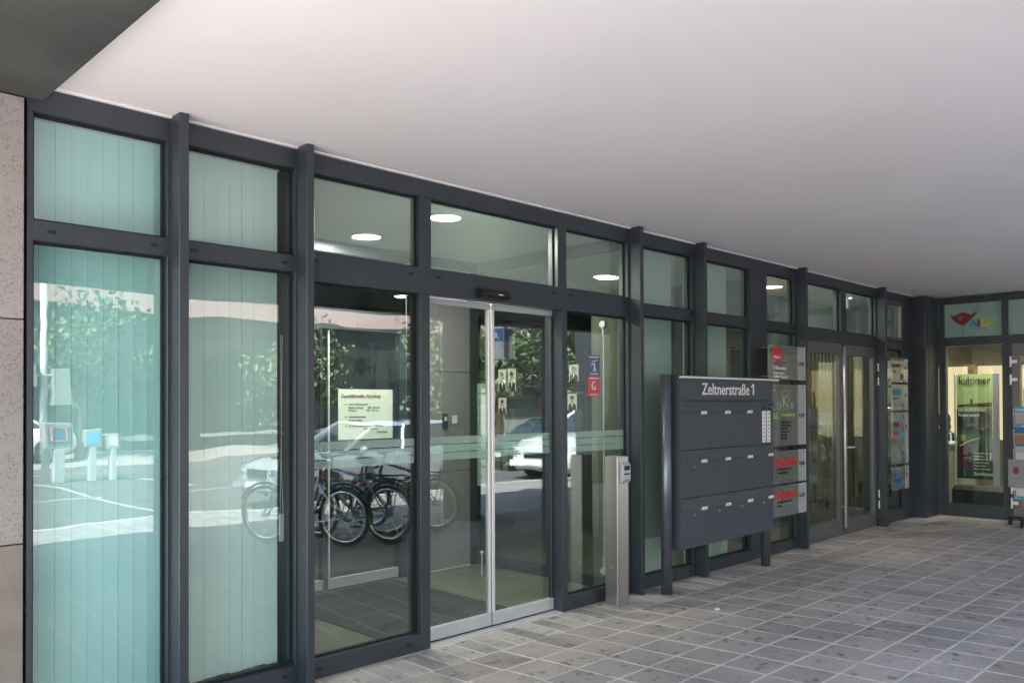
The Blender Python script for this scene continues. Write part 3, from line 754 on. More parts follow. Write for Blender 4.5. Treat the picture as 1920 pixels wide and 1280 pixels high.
# brochure shelf beyond the side glass
bs = thing('brochure_shelf', (6.6, 7.0, 0), 'dark brochure shelf standing in the lobby beyond the side glass', 'shelf')
for z in (.3, .75, 1.2, 1.65, 2.1): box('shelf_board', M['darkwall'], 6.1, 7.3, 7.0, 7.25, z, z + .03, bs)
box('shelf_back', M['darkwall'], 6.1, 7.3, 7.26, 7.29, .01, 2.5, bs)
for zi, z in enumerate((.781, 1.231, 1.681, 2.131)):
    for i in range(9):
        if random.random() < .25: continue
        x = 6.15 + i * .125
        box('brochure', random.choice([M['greybag'], M['slat'], M['slat'], M['cardpaper']]), x, x + .1, 7.08, 7.10, z, z + random.uniform(.2, .3), bs)

# ================================================================== THINGS IN THE ARCADE
# door sensor
sn = thing('door_sensor', (4.0, D - .04, 2.33), 'flat black motion sensor box above the sliding doors', 'sensor')
MB().prism([(D - .003, 2.33), (D - .003, 2.392), (D - .045, 2.392), (D - .075, 2.35), (D - .06, 2.33)], 3.865, 4.14, 'x').build('sensor_case', M['cap'], sn, .004)
box('maker_plate', M['print_white'], 4.015, 4.055, D - .0755, D - .0735, 2.350, 2.358, sn)
# stainless card reader pillar
cr = thing('card_reader_pillar', (5.26, 4.09, 0), 'square stainless steel pillar with a card reader beside the sliding doors', 'card reader')
box('pillar', M['steel'], 5.19, 5.335, 4.03, 4.153, .001, 1.172, cr, .003)
rd = MB().prism([(4.0295, .965), (4.0295, 1.125), (4.012, 1.125), (3.996, 1.10), (3.996, .99), (4.012, .965)], 5.222, 5.325, 'x').build('reader', M['alu'], cr, .004)
box('reader_screen', M['print_black'], 5.238, 5.308, 3.9935, 3.9957, 1.065, 1.10, rd); box('card_slot', M['print_black'], 5.238, 5.308, 3.9935, 3.9957, 1.03, 1.042, rd)
sl = MB(); sl.tube((5.273, 3.9958, 1.0), (5.273, 3.992, 1.0), .008); sl.build('reader_lock', M['chrome'], rd)
for z in (.10, .30):
    b = MB(); b.tube((5.1899, 4.09, z), (5.184, 4.09, z), .008); b.build('bolt', M['chrome'], cr)
# mailbox board
mb_ = thing('mailbox_board', (6.7, 4.0, 0), 'big dark grey mailbox board on two round posts with white street name', 'mailboxes')
for x in (5.815, 7.50):
    p = MB(); p.tube((x, 4.0, .002), (x, 4.0, 1.835 if x < 6 else 1.80), .046, n=32); o = p.build('post', M['mailpost'], mb_, smooth=False)
    for q in o.data.polygons: q.use_smooth = abs(q.normal.z) < .5
X0, X1, YB = 5.93, 7.53, 3.93
box('board_case', M['mail'], X0, X1, YB + .0225, YB + .13, .355, 1.832, mb_, .004)
box('side_rim', M['mail'], X0 - .002, X0 + .010, YB - .002, YB + .022, .357, 1.80, mb_, .001)
rb_ = MB(); rb_.box(X0 + .01, X1 + .09, YB - .022, YB + .02, 1.806, 1.822); rb_.build('top_light_bar', M['print_white'], mb_, .003)
box('title_panel', M['mail'], X0 + .012, X1, YB, YB + .0224, 1.615, 1.803, mb_, .002)
text('lettering', 'Zeltnerstraße', .146, (6.26, YB - .001, 1.667), 'front', M['print_white'], mb_, width=.815, bold=.0014)
MB().prism([(7.142, 1.667), (7.163, 1.667), (7.163, 1.772), (7.146, 1.772), (7.115, 1.752), (7.115, 1.734), (7.142, 1.750)], YB - .0024, YB - .0002, 'y').build('house_number', M['print_white'], mb_)
rows = [(1.195, 1.609), (.785, 1.189), (.358, .779)]
cw = (X1 - X0 - .012) / 4
for ri, (z0, z1) in enumerate(rows):
    for ci in range(4):
        xa = X0 + .012 + ci * cw + .0012; xb = xa + cw - .0024
        zf = z1 - .098
        if ri == 0 and ci == 3:
            p = box('intercom_panel', M['mail'], xa, xb, YB, YB + .0224, z0, z1, mb_, .0015)
            for k in range(9): box('speaker_slot', M['print_black'], xa + .17, xa + .25, YB - .0008, YB + .0002, 1.525 + k * .008, 1.529 + k * .008, p)
            dm = MB(); dm.ell((7.478, YB - .004, 1.552), .033, .026, .033, 20, 12); dm.build('camera_dome', M['carglass'], p, smooth=True)
            for xs in (7.315, 7.405):
                s_ = box('bell_strip', M['print_white'], xs, xs + .068, YB - .005, YB - .0005, 1.212, 1.515, p, .001)
                for k in range(8): box('name_line', M['print_black'], xs + .012, xs + .052, YB - .0058, YB - .0051, 1.232 + k * .036, 1.237 + k * .036, s_)
            continue
        p = box('mailbox_door', M['mail'], xa, xb, YB, YB + .0224, z0, zf - .002, mb_, .002)
        fl = MB().prism([(YB + .0224, zf), (YB + .0224, z1), (YB + .004, z1), (YB - .010, zf)], xa, xb, 'x'); fl.build('letter_flap', M['mail'], mb_, .0015)
        xn = xb - .10
        pl = box('name_plate', M['print_white'], xn, xn + .085, YB - .0125, YB - .0005, zf - .013, zf + .012, p, .001)
        box('name_line', mat('grey_print', (.3, .3, .3), .5) if 'nm' not in M else M['nm'], xn + .015, xn + .07, YB - .0132, YB - .0126, zf - .003, zf + .001, pl)
        lk = MB(); lk.tube((xa + cw * .48, YB, zf - .045), (xa + cw * .48, YB - .007, zf - .045), (.012), n=10); lk.build('lock', M['chrome'], p)

# tenant sign plates on the front
def plate(x0, x1, z0, z1, y, strip, lab):
    t = thing('tenant_sign', ((x0 + x1) / 2, y, z0), lab, 'sign', 'glass tenant signs beside the doors')
    box('sign_plate', M['signglass'], x0, x1 - strip, y, y + .006, z0, z1, t)
    box('floor_strip', M['signglasslight'], x1 - strip + .0003, x1, y, y + .006, z0, z1, t)
    box('bright_edge', M['print_white'], x1 + .0003, x1 + .008, y, y + .006, z0, z1, t)
    for z in (z0 + .03, z1 - .03):
        for xx in (x0 + .04, x1 - .04): s = MB(); s.tube((xx, y - .003, z), (xx, y + .15, z), .008, n=10); s.build('standoff', M['chrome'], t)
    return t
yb = 4.05; xa, xb = 7.68, 8.475
t1 = plate(xa, xb, 1.83, 2.18, yb, .17, 'topmost glass sign of the left stack, with a red square logo')
box('logo_square', M['print_red'], xa + .09, xa + .26, yb - .002, yb - .0004, 2.03, 2.155, t1)
text('lettering', 'Adecco', .045, (xa + .10, yb - .003, 2.045), 'front', M['print_white'], t1, bold=.001)
text('lettering', 'better work, better life', .028, (xa + .09, yb - .003, 1.99), 'front', M['print_red'], t1)
text('lettering', 'Willkommen', .052, (xa + .09, yb - .003, 1.93), 'front', M['print_white'], t1, bold=.001)
text('lettering', 'Medical & Science', .033, (xa + .09, yb - .003, 1.885), 'front', M['print_white'], t1, bold=.0008)
text('lettering', 'Candidate Management', .033, (xa + .09, yb - .003, 1.85), 'front', M['print_white'], t1, bold=.0008)
text('lettering', '2.OG', .055, (xb - .155, yb - .003, 1.985), 'front', M['print_black'], t1, bold=.0015)
t2 = plate(xa, xb, 1.15, 1.78, yb, .17, 'tallest glass sign of the left stack, with green outlined letters')
def outline(ch, size, x, z, m, par, w=.004, sx=1.0):
    a = text('lettering', ch, size, (x, yb - .0022, z), 'front', m, par, sx=sx, bold=w, ext=.0004)
def rrect(cx, cz, w, h, r, m, par, th=.003):
    pts = []
    for (sx_, sz_, a0) in ((1, 1, 0), (-1, 1, PI / 2), (-1, -1, PI), (1, -1, 3 * PI / 2)):
        for k in range(5):
            a = a0 + k * PI / 8
            pts.append((cx + sx_ * (w / 2 - r) + r * math.cos(a), yb - .003, cz + sz_ * (h / 2 - r) + r * math.sin(a)))
    pts.append(pts[0])
    MB().path(pts, th, 5).build('letter_outline', m, par)
pg = M['print_palegreen']
rrect(xa + .10, 1.62, .13, .20, .04, pg, t2); rrect(xa + .33, 1.62, .17, .20, .04, pg, t2); rrect(xa + .205, 1.56, .04, .08, .012, pg, t2); rrect(xa + .49, 1.56, .04, .06, .012, pg, t2)
text('lettering', 'K', .19, (xa + .27, yb - .003, 1.545), 'front', pg, t2, ext=.0008)
text('lettering', 'B.K.', .085, (xa + .08, yb - .003, 1.43), 'front', M['print_green'], t2, bold=.003)
text('lettering', 'Beratungskontor', .045, (xa + .25, yb - .003, 1.455), 'front', M['print_green'], t2, bold=.001)
for i, s_ in enumerate(('Steuerberatung', 'Rechtsberatung', 'Wirtschaft', 'Prüfung und', 'Beratung', 'Sozietät')):
    text('lettering', s_, .034, (xa + .25, yb - .003, 1.385 - i * .033), 'front', M['print_black'], t2, bold=.0008)
text('lettering', '2.OG', .055, (xb - .155, yb - .003, 1.44), 'front', M['print_black'], t2, bold=.0015)
for (za, zb, lab) in ((.765, 1.10, 'upper of the two glass signs with a red bank name, behind the mailbox board'), (.43, .745, 'lowest glass sign of the left stack, with a red bank name')):
    t3 = plate(xa, xb, za, zb, yb, .17, lab)
    text('lettering', 'Oberbank', .125, (xa + .09, yb - .003, za + .185), 'front', M['print_red'], t3, bold=.002, width=.49)
    text('lettering', 'Geschäftsstelle Nürnberg', .030, (xa + .16, yb - .003, za + .14), 'front', M['print_black'], t3, bold=.0008)
    text('lettering', 'Leasing' if za < .7 else '3 Banken Gruppe', .030, (xa + .16, yb - .003, za + .105), 'front', M['print_black'], t3, bold=.0008)
    text('lettering', '1.OG', .055, (xb - .155, yb - .003, za + .17), 'front', M['print_black'], t3, bold=.0015)
xa2, xb2 = 10.93, 11.50
for (za, zb, s_, m, sub, sm_, lab) in ((1.853, 2.165, 'aposano', 'print_darkred', 'Praxis', 'print_darkred', 'top glass sign of the far stack, grey with a dark red dot'),
        (1.485, 1.822, 'SONOBI', 'print_cyan', 'Zeitarbeit', 'print_blue', 'glass sign with a light blue name, second in the far stack'),
        (.79, 1.462, 'CARIS', 'print_darkred', 'Ingenieure', 'print_blue', 'tall glass sign of the far stack with small red and blue bars'),
        (.455, .755, 'Signus', 'print_blue', 'Rechtsanwälte', 'print_black', 'lowest glass sign of the far stack with a blue emblem')):
    t4 = plate(xa2, xb2, za, zb, 4.07, .12, lab)
    y_ = 4.067
    hh_ = za + (zb - za) * (.62 if zb - za < .5 else .72)
    text('lettering', s_, .085, (xa2 + .04, y_, hh_), 'front', M[m], t4, bold=.003, sx=.9)
    text('lettering', sub, .045, (xa2 + .05, y_, hh_ - .07), 'front', M[sm_], t4, bold=.001)
    text('lettering', 'EG', .05, (xb2 - .10, y_, hh_ - .02), 'front', M['print_black'], t4, bold=.002)
    if za > 1.8: MB().prism([(xa2 + .36 + .045 * math.cos(a * PI / 8), 1.92 + .045 * math.sin(a * PI / 8)) for a in range(16)], y_ - .001, y_ + .001, 'y').build('logo_dot', M['print_darkred'], t4)
    if za < .5: MB().prism([(xa2 + .10, .61), (xa2 + .32, .61), (xa2 + .32, .56), (xa2 + .21, .52), (xa2 + .10, .56)], y_ - .001, y_ + .001, 'y').build('emblem', M['print_blue'], t4)
    if .7 < za < 1: box('colour_bar', M['print_red'], xa2 + .04, xa2 + .20, y_, y_ + .001, 1.16, 1.20, t4); box('colour_bar', M['print_cyan'], xa2 + .21, xa2 + .40, y_, y_ + .001, 1.16, 1.20, t4)

# litter on the paving
tag(MB().box(5.62, 5.665, 3.40, 3.43, .001, .012).build('paper_scrap', M['white'], bevel=.003), 'tiny white scrap of paper lying on the paving before the mailboxes', 'litter')
tag(MB().box(8.1, 8.13, 2.55, 2.57, .001, .008).build('fallen_leaf', M['orange'], bevel=.002), 'tiny orange scrap lying on the dark right part of the paving', 'litter')

# ------------------------------------------------------------------ travel shop interior
def poster_print():
    m = bpy.data.materials.new('banner_print'); m.use_nodes = True
    n = m.node_tree.nodes; l = m.node_tree.links; b = n['Principled BSDF']; b.inputs['Roughness'].default_value = .4
    g = n.new('ShaderNodeNewGeometry'); sp = n.new('ShaderNodeSeparateXYZ'); l.new(g.outputs['Position'], sp.inputs[0])
    no = n.new('ShaderNodeTexNoise'); no.inputs['Scale'].default_value = 5; no.inputs['Detail'].default_value = 5; l.new(g.outputs['Position'], no.inputs['Vector'])
    ma = n.new('ShaderNodeMath'); ma.operation = 'MULTIPLY_ADD'; ma.inputs[1].default_value = .10; l.new(no.outputs['Fac'], ma.inputs[0]); l.new(sp.outputs['Z'], ma.inputs[2])
    mr = n.new('ShaderNodeMapRange'); mr.inputs[1].default_value = .45; mr.inputs[2].default_value = 2.05; l.new(ma.outputs[0], mr.inputs[0])
    cr_ = n.new('ShaderNodeValToRGB'); l.new(mr.outputs[0], cr_.inputs[0])
    e = cr_.color_ramp.elements; e[0].position = 0; e[0].color = (.012, .03, .03, 1); e[1].position = 1; e[1].color = (.66, .82, .34, 1)
    for p, c in ((.28, (.03, .07, .05, 1)), (.42, (.10, .17, .06, 1)), (.55, (.015, .03, .02, 1)), (.64, (.03, .03, .02, 1)), (.68, (.30, .16, .05, 1)), (.70, (.60, .76, .28, 1))):
        q = e.new(p); q.color = c
    l.new(cr_.outputs[0], b.inputs['Base Color']); return m
ps = thing('banner_stand', (13.0, 3.67, 0), 'tall green and black advertising banner standing inside the shop window', 'banner')
bp_ = box('banner', poster_print(), 12.96, 12.965, 3.455, 3.915, .50, 1.985, ps)
box('side_profile', M['silver'], 12.955, 12.975, 3.925, 3.945, .40, 2.0, ps, .002); box('side_profile', M['alu'], 12.955, 12.985, 3.37, 3.45, .40, 2.0, ps, .002)
box('banner_foot', M['cap'], 12.82, 13.15, 3.22, 3.96, .003, .40, ps, .05)
text('lettering', 'kultimer', .155, (12.957, 3.885, 1.845), 'side', M['print_black'], bp_, bold=.001, sx=.78)
text('lettering', 'Ein kulturelles', .062, (12.957, 3.895, 1.46), 'side', M['print_cream'], bp_, bold=.0018, sx=1.0)
text('lettering', 'Feuerwerk!', .062, (12.957, 3.895, 1.385), 'side', M['print_cream'], bp_, bold=.0018, sx=1.0)
for i, s_ in enumerate(('Kulturreisen Europa', 'und Meer', 'Städtereisen Musik', 'Festspiele Reisen', 'Theater Oper', 'Museen Konzerte')):
    text('lettering', s_, .030, (12.957, 3.70, .86 - i * .045), 'side', M['print_cream'], bp_, bold=.0008)
text('lettering', 'Studiosus', .065, (12.957, 3.70, .555), 'side', M['print_cream'], bp_, bold=.0015)
sp_ = MB()
for a0 in range(14):
    y0_, z0_ = 3.58, 1.19; a = .3 + a0 * .17; L = random.uniform(.1, .3)
    sp_.tube((12.958, y0_, z0_), (12.958, max(3.46, min(3.9, y0_ + L * math.cos(a))), min(1.5, z0_ + L * math.sin(a))), .0012, n=4)
sp_.path([(12.958, 3.56 - .10 * math.sin(t_ * .3), 1.22 + .12 - .12 * math.cos(t_ * .33)) for t_ in range(9)], .003, 4)
sp_.build('firework_sparks', mat('spark_print', (.85, .55, .30), .5), bp_)
# printed violinist silhouette on the banner
fg = MB()
fg.prism([(3.86, .62), (3.74, .62), (3.75, .92), (3.79, 1.02), (3.86, 1.0), (3.90, .92)], 12.9575, 12.9595, 'x')
fg.build('printed_dress', mat('wine_print', (.10, .012, .03), .6), bp_)
fg = MB(); fg.prism([(3.83 + .035 * math.cos(a * PI / 6), 1.085 + .05 * math.sin(a * PI / 6)) for a in range(12)], 12.957, 12.9585, 'x'); fg.tube((12.957, 3.87, .96), (12.957, 3.70, 1.06), .012, n=5); fg.tube((12.957, 3.82, 1.0), (12.957, 3.60, 1.09), .007, n=5)
fg.build('printed_arms', mat('gold_print', (.55, .42, .16), .6), bp_)
fg = MB(); fg.prism([(3.70, 1.52), (3.74, 1.52), (3.735, 1.62), (3.72, 1.64), (3.705, 1.62)], 12.957, 12.9585, 'x'); fg.build('printed_figure', M['print_black'], bp_)
fg = MB(); fg.prism([(3.46, 1.585), (3.90, 1.55), (3.90, 1.52), (3.46, 1.52)], 12.9592, 12.9599, 'x'); fg.build('printed_skyline', mat('dark_brown_print', (.06, .03, .02), .6), bp_)
ct = thing('shop_counter', (14.25, 4.45, 0), 'pale counter with a small framed card in the travel shop', 'counter')
box('counter_body', M['beigewall'], 14.0, 14.5, 4.12, 4.75, .02, .92, ct, .01); box('counter_top', M['white'], 13.95, 14.55, 4.08, 4.80, .921, .96, ct, .005)
cf = thing('framed_card', (14.1, 4.45, .96), 'small white framed card standing on the shop counter', 'frame')
box('frame', M['white'], 14.1, 14.115, 4.34, 4.56, .962, 1.11, cf, .003); box('card', M['print_black'], 14.0975, 14.0995, 4.36, 4.54, .98, 1.09, cf)
# windows at the back of the shop, their brightness drawn as glowing panels
bw = thing('shop_back_windows', (16.9, 4.2, 0), 'row of warm bright windows at the back of the travel shop, drawn as glowing panels', 'display wall')
wmat = emit('window_glow', (1.0, .78, .46), .15)
for i in range(8):
    y = 6.2 - i * .72
    box('lit_panel', wmat, 16.90, 16.93, y - .56, y - .02, .9, 2.25, bw); box('panel_post', M['wood'], 16.86, 16.96, y - .70, y - .58, .01, 2.3, bw, .004)
# seated person behind the counter
def person_seated(x, y, lab):
    t = thing('person', (x, y, 0), lab, 'person')
    vs = [(0, 0, .52), (0, 0, .75), (0, 0, 1.02), (-.02, 0, 1.13), (-.03, 0, 1.22), (-.03, 0, 1.33),
          (0, .17, 1.0), (-.05, .23, .78), (-.25, .14, .72), (0, -.17, 1.0), (-.05, -.23, .78), (-.25, -.14, .72),
          (0, .09, .5), (-.42, .10, .5), (-.44, .10, .08), (0, -.09, .5), (-.42, -.10, .5), (-.44, -.10, .08), (-.55, .10, .05), (-.55, -.10, .05)]
    es = [(0, 1), (1, 2), (2, 3), (3, 4), (4, 5), (2, 6), (6, 7), (7, 8), (2, 9), (9, 10), (10, 11), (0, 12), (12, 13), (13, 14), (0, 15), (15, 16), (16, 17), (14, 18), (17, 19)]
    rad = [.14, .14, .15, .055, .09, .085, .065, .045, .03, .065, .045, .03, .09, .07, .045, .09, .07, .045, .035, .035]
    me = bpy.data.meshes.new('body'); me.from_pydata(vs, es, []); o = bpy.data.objects.new('body', me); C.objects.link(o); o.parent = t
    sk = o.modifiers.new('skin', 'SKIN'); me.skin_vertices[0].data[0].use_root = True
    for i, r in enumerate(rad): me.skin_vertices[0].data[i].radius = (r, r * .85)
    o.modifiers.new('sub', 'SUBSURF').levels = 2; o.modifiers[-1].render_levels = 2
    me.materials.append(M['darkcloth'])
    f = MB(); f.ell((x - .045, y, 1.275), .088, .078, .115, 16, 12); f.ell((x - .135, y, 1.265), .016, .014, .02, 8, 6); f.build('face', M['skin'], t, smooth=True)
    h = MB(); h.ell((x - .01, y, 1.30), .105, .098, .125, 16, 12); h.ell((x + .04, y, 1.18), .06, .09, .12, 12, 8); h.build('hair', M['hair'], t, smooth=True)
    chs = thing('office_chair', (x, y, 0), 'black office chair under the seated person in the shop', 'chair')
    box('seat', M['cap'], x - .22, x + .22, y - .22, y + .22, .36, .42, chs, .02); box('backrest', M['cap'], x + .2, x + .25, y - .2, y + .2, .5, .95, chs, .02)
    l_ = MB(); l_.tube((x, y, .05), (x, y, .36), .03)
    for k in range(5): l_.tube((x, y, .08), (x + .28 * math.cos(k * 1.256), y + .28 * math.sin(k * 1.256), .04), .018)
    l_.build('leg', M['cap'], chs)
person_seated(15.0, 4.72, 'dark haired person in dark clothes sitting behind the shop counter')

# brochure rack in front of the shop door
br = thing('brochure_rack', (12.15, 2.86, 0), 'wire brochure rack on castors at the right edge, filled with leaflets', 'rack')
rx, ry = 12.02, 2.86
p = MB(); p.tube((rx + .12, ry, .12), (rx + .12, ry, 1.75), .016); p.build('pole', M['cap'], br)
b = MB(); b.box(rx - .10, rx + .34, ry - .03, ry + .03, .09, .12); b.box(rx + .09, rx + .15, ry - .25, ry + .20, .09, .119); b.build('base', M['cap'], br, .004)
for (dx, dy) in ((-.08, 0), (.32, 0), (.12, .18), (.12, -.23)):
    w = MB(); w.tube((rx + dx, ry + dy - .015, .045), (rx + dx, ry + dy + .015, .045), .04, n=14); w.tube((rx + dx, ry + dy, .05), (rx + dx, ry + dy, .092), .01); w.build('castor', M['cap'], br)
pk = [(1.28, 'print_cyan'), (1.02, 'print_blue'), (.77, 'cardpaper'), (.36, 'print_cyan')]
for z, m in pk:
    w = MB()
    for yy in (ry + .10, ry - .12):
        w.path([(rx - .02, yy, z + .22), (rx + .03, yy, z), (rx + .10, yy, z)], .004, 6)
        w.path([(rx - .02, yy, z + .22), (rx + .10, yy, z + .20)], .004, 6)
    for q, zz_ in ((.03, 0), (-.01, .16)): w.path([(rx + q, ry + .10, z + zz_), (rx + q, ry - .12, z + zz_)], .004, 6)
    pkt = w.build('wire_pocket', M['silver'], br)
    lf = MB(); lf.add([(rx + .035, ry + .09, z + .01), (rx + .035, ry - .11, z + .01), (rx + .0, ry - .11, z + .25), (rx + .0, ry + .09, z + .25), (rx + .055, ry + .09, z + .01), (rx + .055, ry - .11, z + .01), (rx + .02, ry - .11, z + .25), (rx + .02, ry + .09, z + .25)],
                      [(0, 1, 2, 3), (7, 6, 5, 4), (0, 4, 5, 1), (1, 5, 6, 2), (2, 6, 7, 3), (3, 7, 4, 0)])
    lo_ = lf.build('leaflet', M[m], pkt)
    pp = MB(); pp.add([(rx + .0255, ry + .085, z + .03), (rx + .0255, ry - .10, z + .03), (rx + .003, ry - .10, z + .18), (rx + .003, ry + .085, z + .18)], [(0, 1, 2, 3)])
    pp.v = [(v[0] - .004, v[1], v[2]) for v in pp.v]; pp.build('leaflet_picture', M['cardpaper'] if z > 1.2 else M['skin'] if z > 1 else M['white'], pkt)
text('lettering', 'KARIBIK', .045, (rx - .004, ry + .08, 1.475), 'side', M['print_white'], br, bold=.001)
gb = thing('hanging_leaflet', (rx - .03, ry + .1, .52), 'grey leaflet with a brown seal hanging on the brochure rack', 'leaflet')
box('sheet', M['greybag'], rx - .035, rx - .028, ry - .02, ry + .16, .50, .86, gb, .001)
MB().prism([(ry + .07 + .035 * math.cos(a * PI / 8), .72 + .045 * math.sin(a * PI / 8)) for a in range(16)], rx - .0372, rx - .0352, 'x').build('seal', M['print_darkred'], gb)

# ================================================================== STREET (seen mirrored in the glass)
def bicycle(loc, rz, paint, lab, grp='bicycles parked under the arcade'):
    t = thing('bicycle', loc, lab, 'bicycle', grp)
    R_ = .335
    for wx in (0, 1.05):
        ty = MB().torus((wx, 0, R_), R_ - .022, .022, 'y', 40, 8); w = ty.build('wheel', M['tyre'], None, smooth=True, org=(0, 0, 0)); w.parent = t
        rm = MB().torus((wx, 0, R_), R_ - .054, .013, 'y', 40, 6); r = rm.build('rim', M['chrome'], None, smooth=True, org=(0, 0, 0)); r.parent = w
        spk = MB()
        for k in range(18):
            a = 2 * PI * k / 18; spk.tube((wx, .02 * (-1) ** k, R_), (wx + (R_ - .045) * math.cos(a), 0, R_ + (R_ - .045) * math.sin(a)), .0016, n=4)
        spk.tube((wx, -.05, R_), (wx, .05, R_), .022, n=10)
        s = spk.build('spokes', M['chrome'], None, org=(0, 0, 0)); s.parent = w
        ref = MB(); ref.box(wx - .035, wx + .035, -.006, .006, R_ - .215, R_ - .19); q = ref.build('reflector', M['orange'], None, org=(0, 0, 0)); q.parent = w
        fd = MB(); fd.path([(wx + (R_ + .026) * math.cos(a), 0, R_ + (R_ + .026) * math.sin(a)) for a in [math.radians(d) for d in (range(20, 190, 14) if wx == 0 else range(25, 160, 14))]], .017, 6)
        q = fd.build('mudguard', M['bikeblack'], None, smooth=True, org=(0, 0, 0)); q.parent = t
    def part(nm, mb2, m):
        q = mb2.build(nm, m, None, smooth=True, org=(0, 0, 0)); q.parent = t; return q
    fr_ = MB(); bb_ = (.44, 0, .28); st = (.33, 0, .80); hd1 = (.86, 0, .84); hd0 = (.89, 0, .70)
    fr_.tube(bb_, st, .016); fr_.tube(bb_, hd0, .019); fr_.tube((.35, 0, .70), hd1, .016); fr_.tube(hd0, hd1, .02)
    for s_ in (-.05, .05): fr_.tube((0, s_, R_), (.44, s_ * .5, .28), .010); fr_.tube((0, s_, R_), (.35, s_ * .4, .72), .009)
    part('frame', fr_, paint)
    fk = MB()
    for s_ in (-.05, .05): fk.tube((1.05, s_, R_), (.90, s_, .66), .011)
    fk.tube((.90, -.055, .66), (.90, .055, .66), .014); fk.tube((.855, 0, .84), (.83, 0, .97), .014)
    part('fork', fk, M['bikesilver'])
    hb_ = MB(); hb_.path([(.72, -.30, .99), (.80, -.22, 1.0), (.84, 0, .97), (.80, .22, 1.0), (.72, .30, .99)], .012, 8); part('handlebar', hb_, M['chrome'])
    gp = MB(); gp.tube((.62, -.31, .985), (.74, -.295, .99), .017); gp.tube((.62, .31, .985), (.74, .295, .99), .017); part('grip', gp, M['cap'])
    sd_ = MB(); sd_.ell((.30, 0, .93), .13, .075, .035, 14, 8); sd_.tube((.33, 0, .78), (.31, 0, .91), .013); part('saddle', sd_, M['cap'])
    rk = MB()
    for s_ in (-.06, 0, .06): rk.tube((-.22, s_, .73), (.28, s_, .73), .006)
    for s_ in (-.06, .06): rk.tube((0, s_, R_), (-.1, s_, .73), .006)
    rk.tube((-.22, -.06, .73), (-.22, .06, .73), .006); part('rack', rk, M['cap'])
    tl = MB(); tl.box(-.26, -.22, -.04, .04, .68, .72); part('tail_light', tl, M['redlens'])
    fl_ = MB(); fl_.tube((.93, 0, .80), (.985, 0, .79), .035); part('headlight', fl_, M['chrome'])
    ck = MB(); ck.torus((.44, .04, .28), .085, .006, 'y', 20, 5); ck.tube((.44, .05, .28), (.56, .06, .16), .009); ck.tube((.44, -.05, .28), (.32, -.06, .40), .009); part('crank', ck, M['chrome'])
    cn = MB(); cn.box(0, .44, .035, .045, .355, .362); cn.box(0, .44, .035, .045, .205, .212); part('chain', cn, M['cap'])
    pd = MB(); pd.box(.52, .60, .06, .15, .15, .17); pd.box(.28, .36, -.15, -.06, .39, .41); part('pedal', pd, M['cap'])
    ks = MB(); ks.tube((.40, .03, .27), (.34, .20, .01), .009); part('kickstand', ks, M['chrome'])
    t.rotation_euler = (0, 0, rz)
    return t
ang = math.atan2(-.94, -.42)
bicycle((5.19, .69, -.004), ang, M['bikesilver'], 'silver bicycle nearest the entrance, seen mirrored in the pane left of the doors')
bicycle((5.70, .84, -.004), ang + .12, M['bikeblue'], 'blue bicycle close behind the silver one, mirrored in the pane left of the doors')
bicycle((6.70, .58, -.004), ang + .05, M['bikeblack'], 'black bicycle with a rear rack, mirrored alone in the left sliding door')
bicycle((6.05, .35, -.004), ang - .15, M['bikered'], 'red bicycle in the middle of the parked row, mirrored behind the silver one')

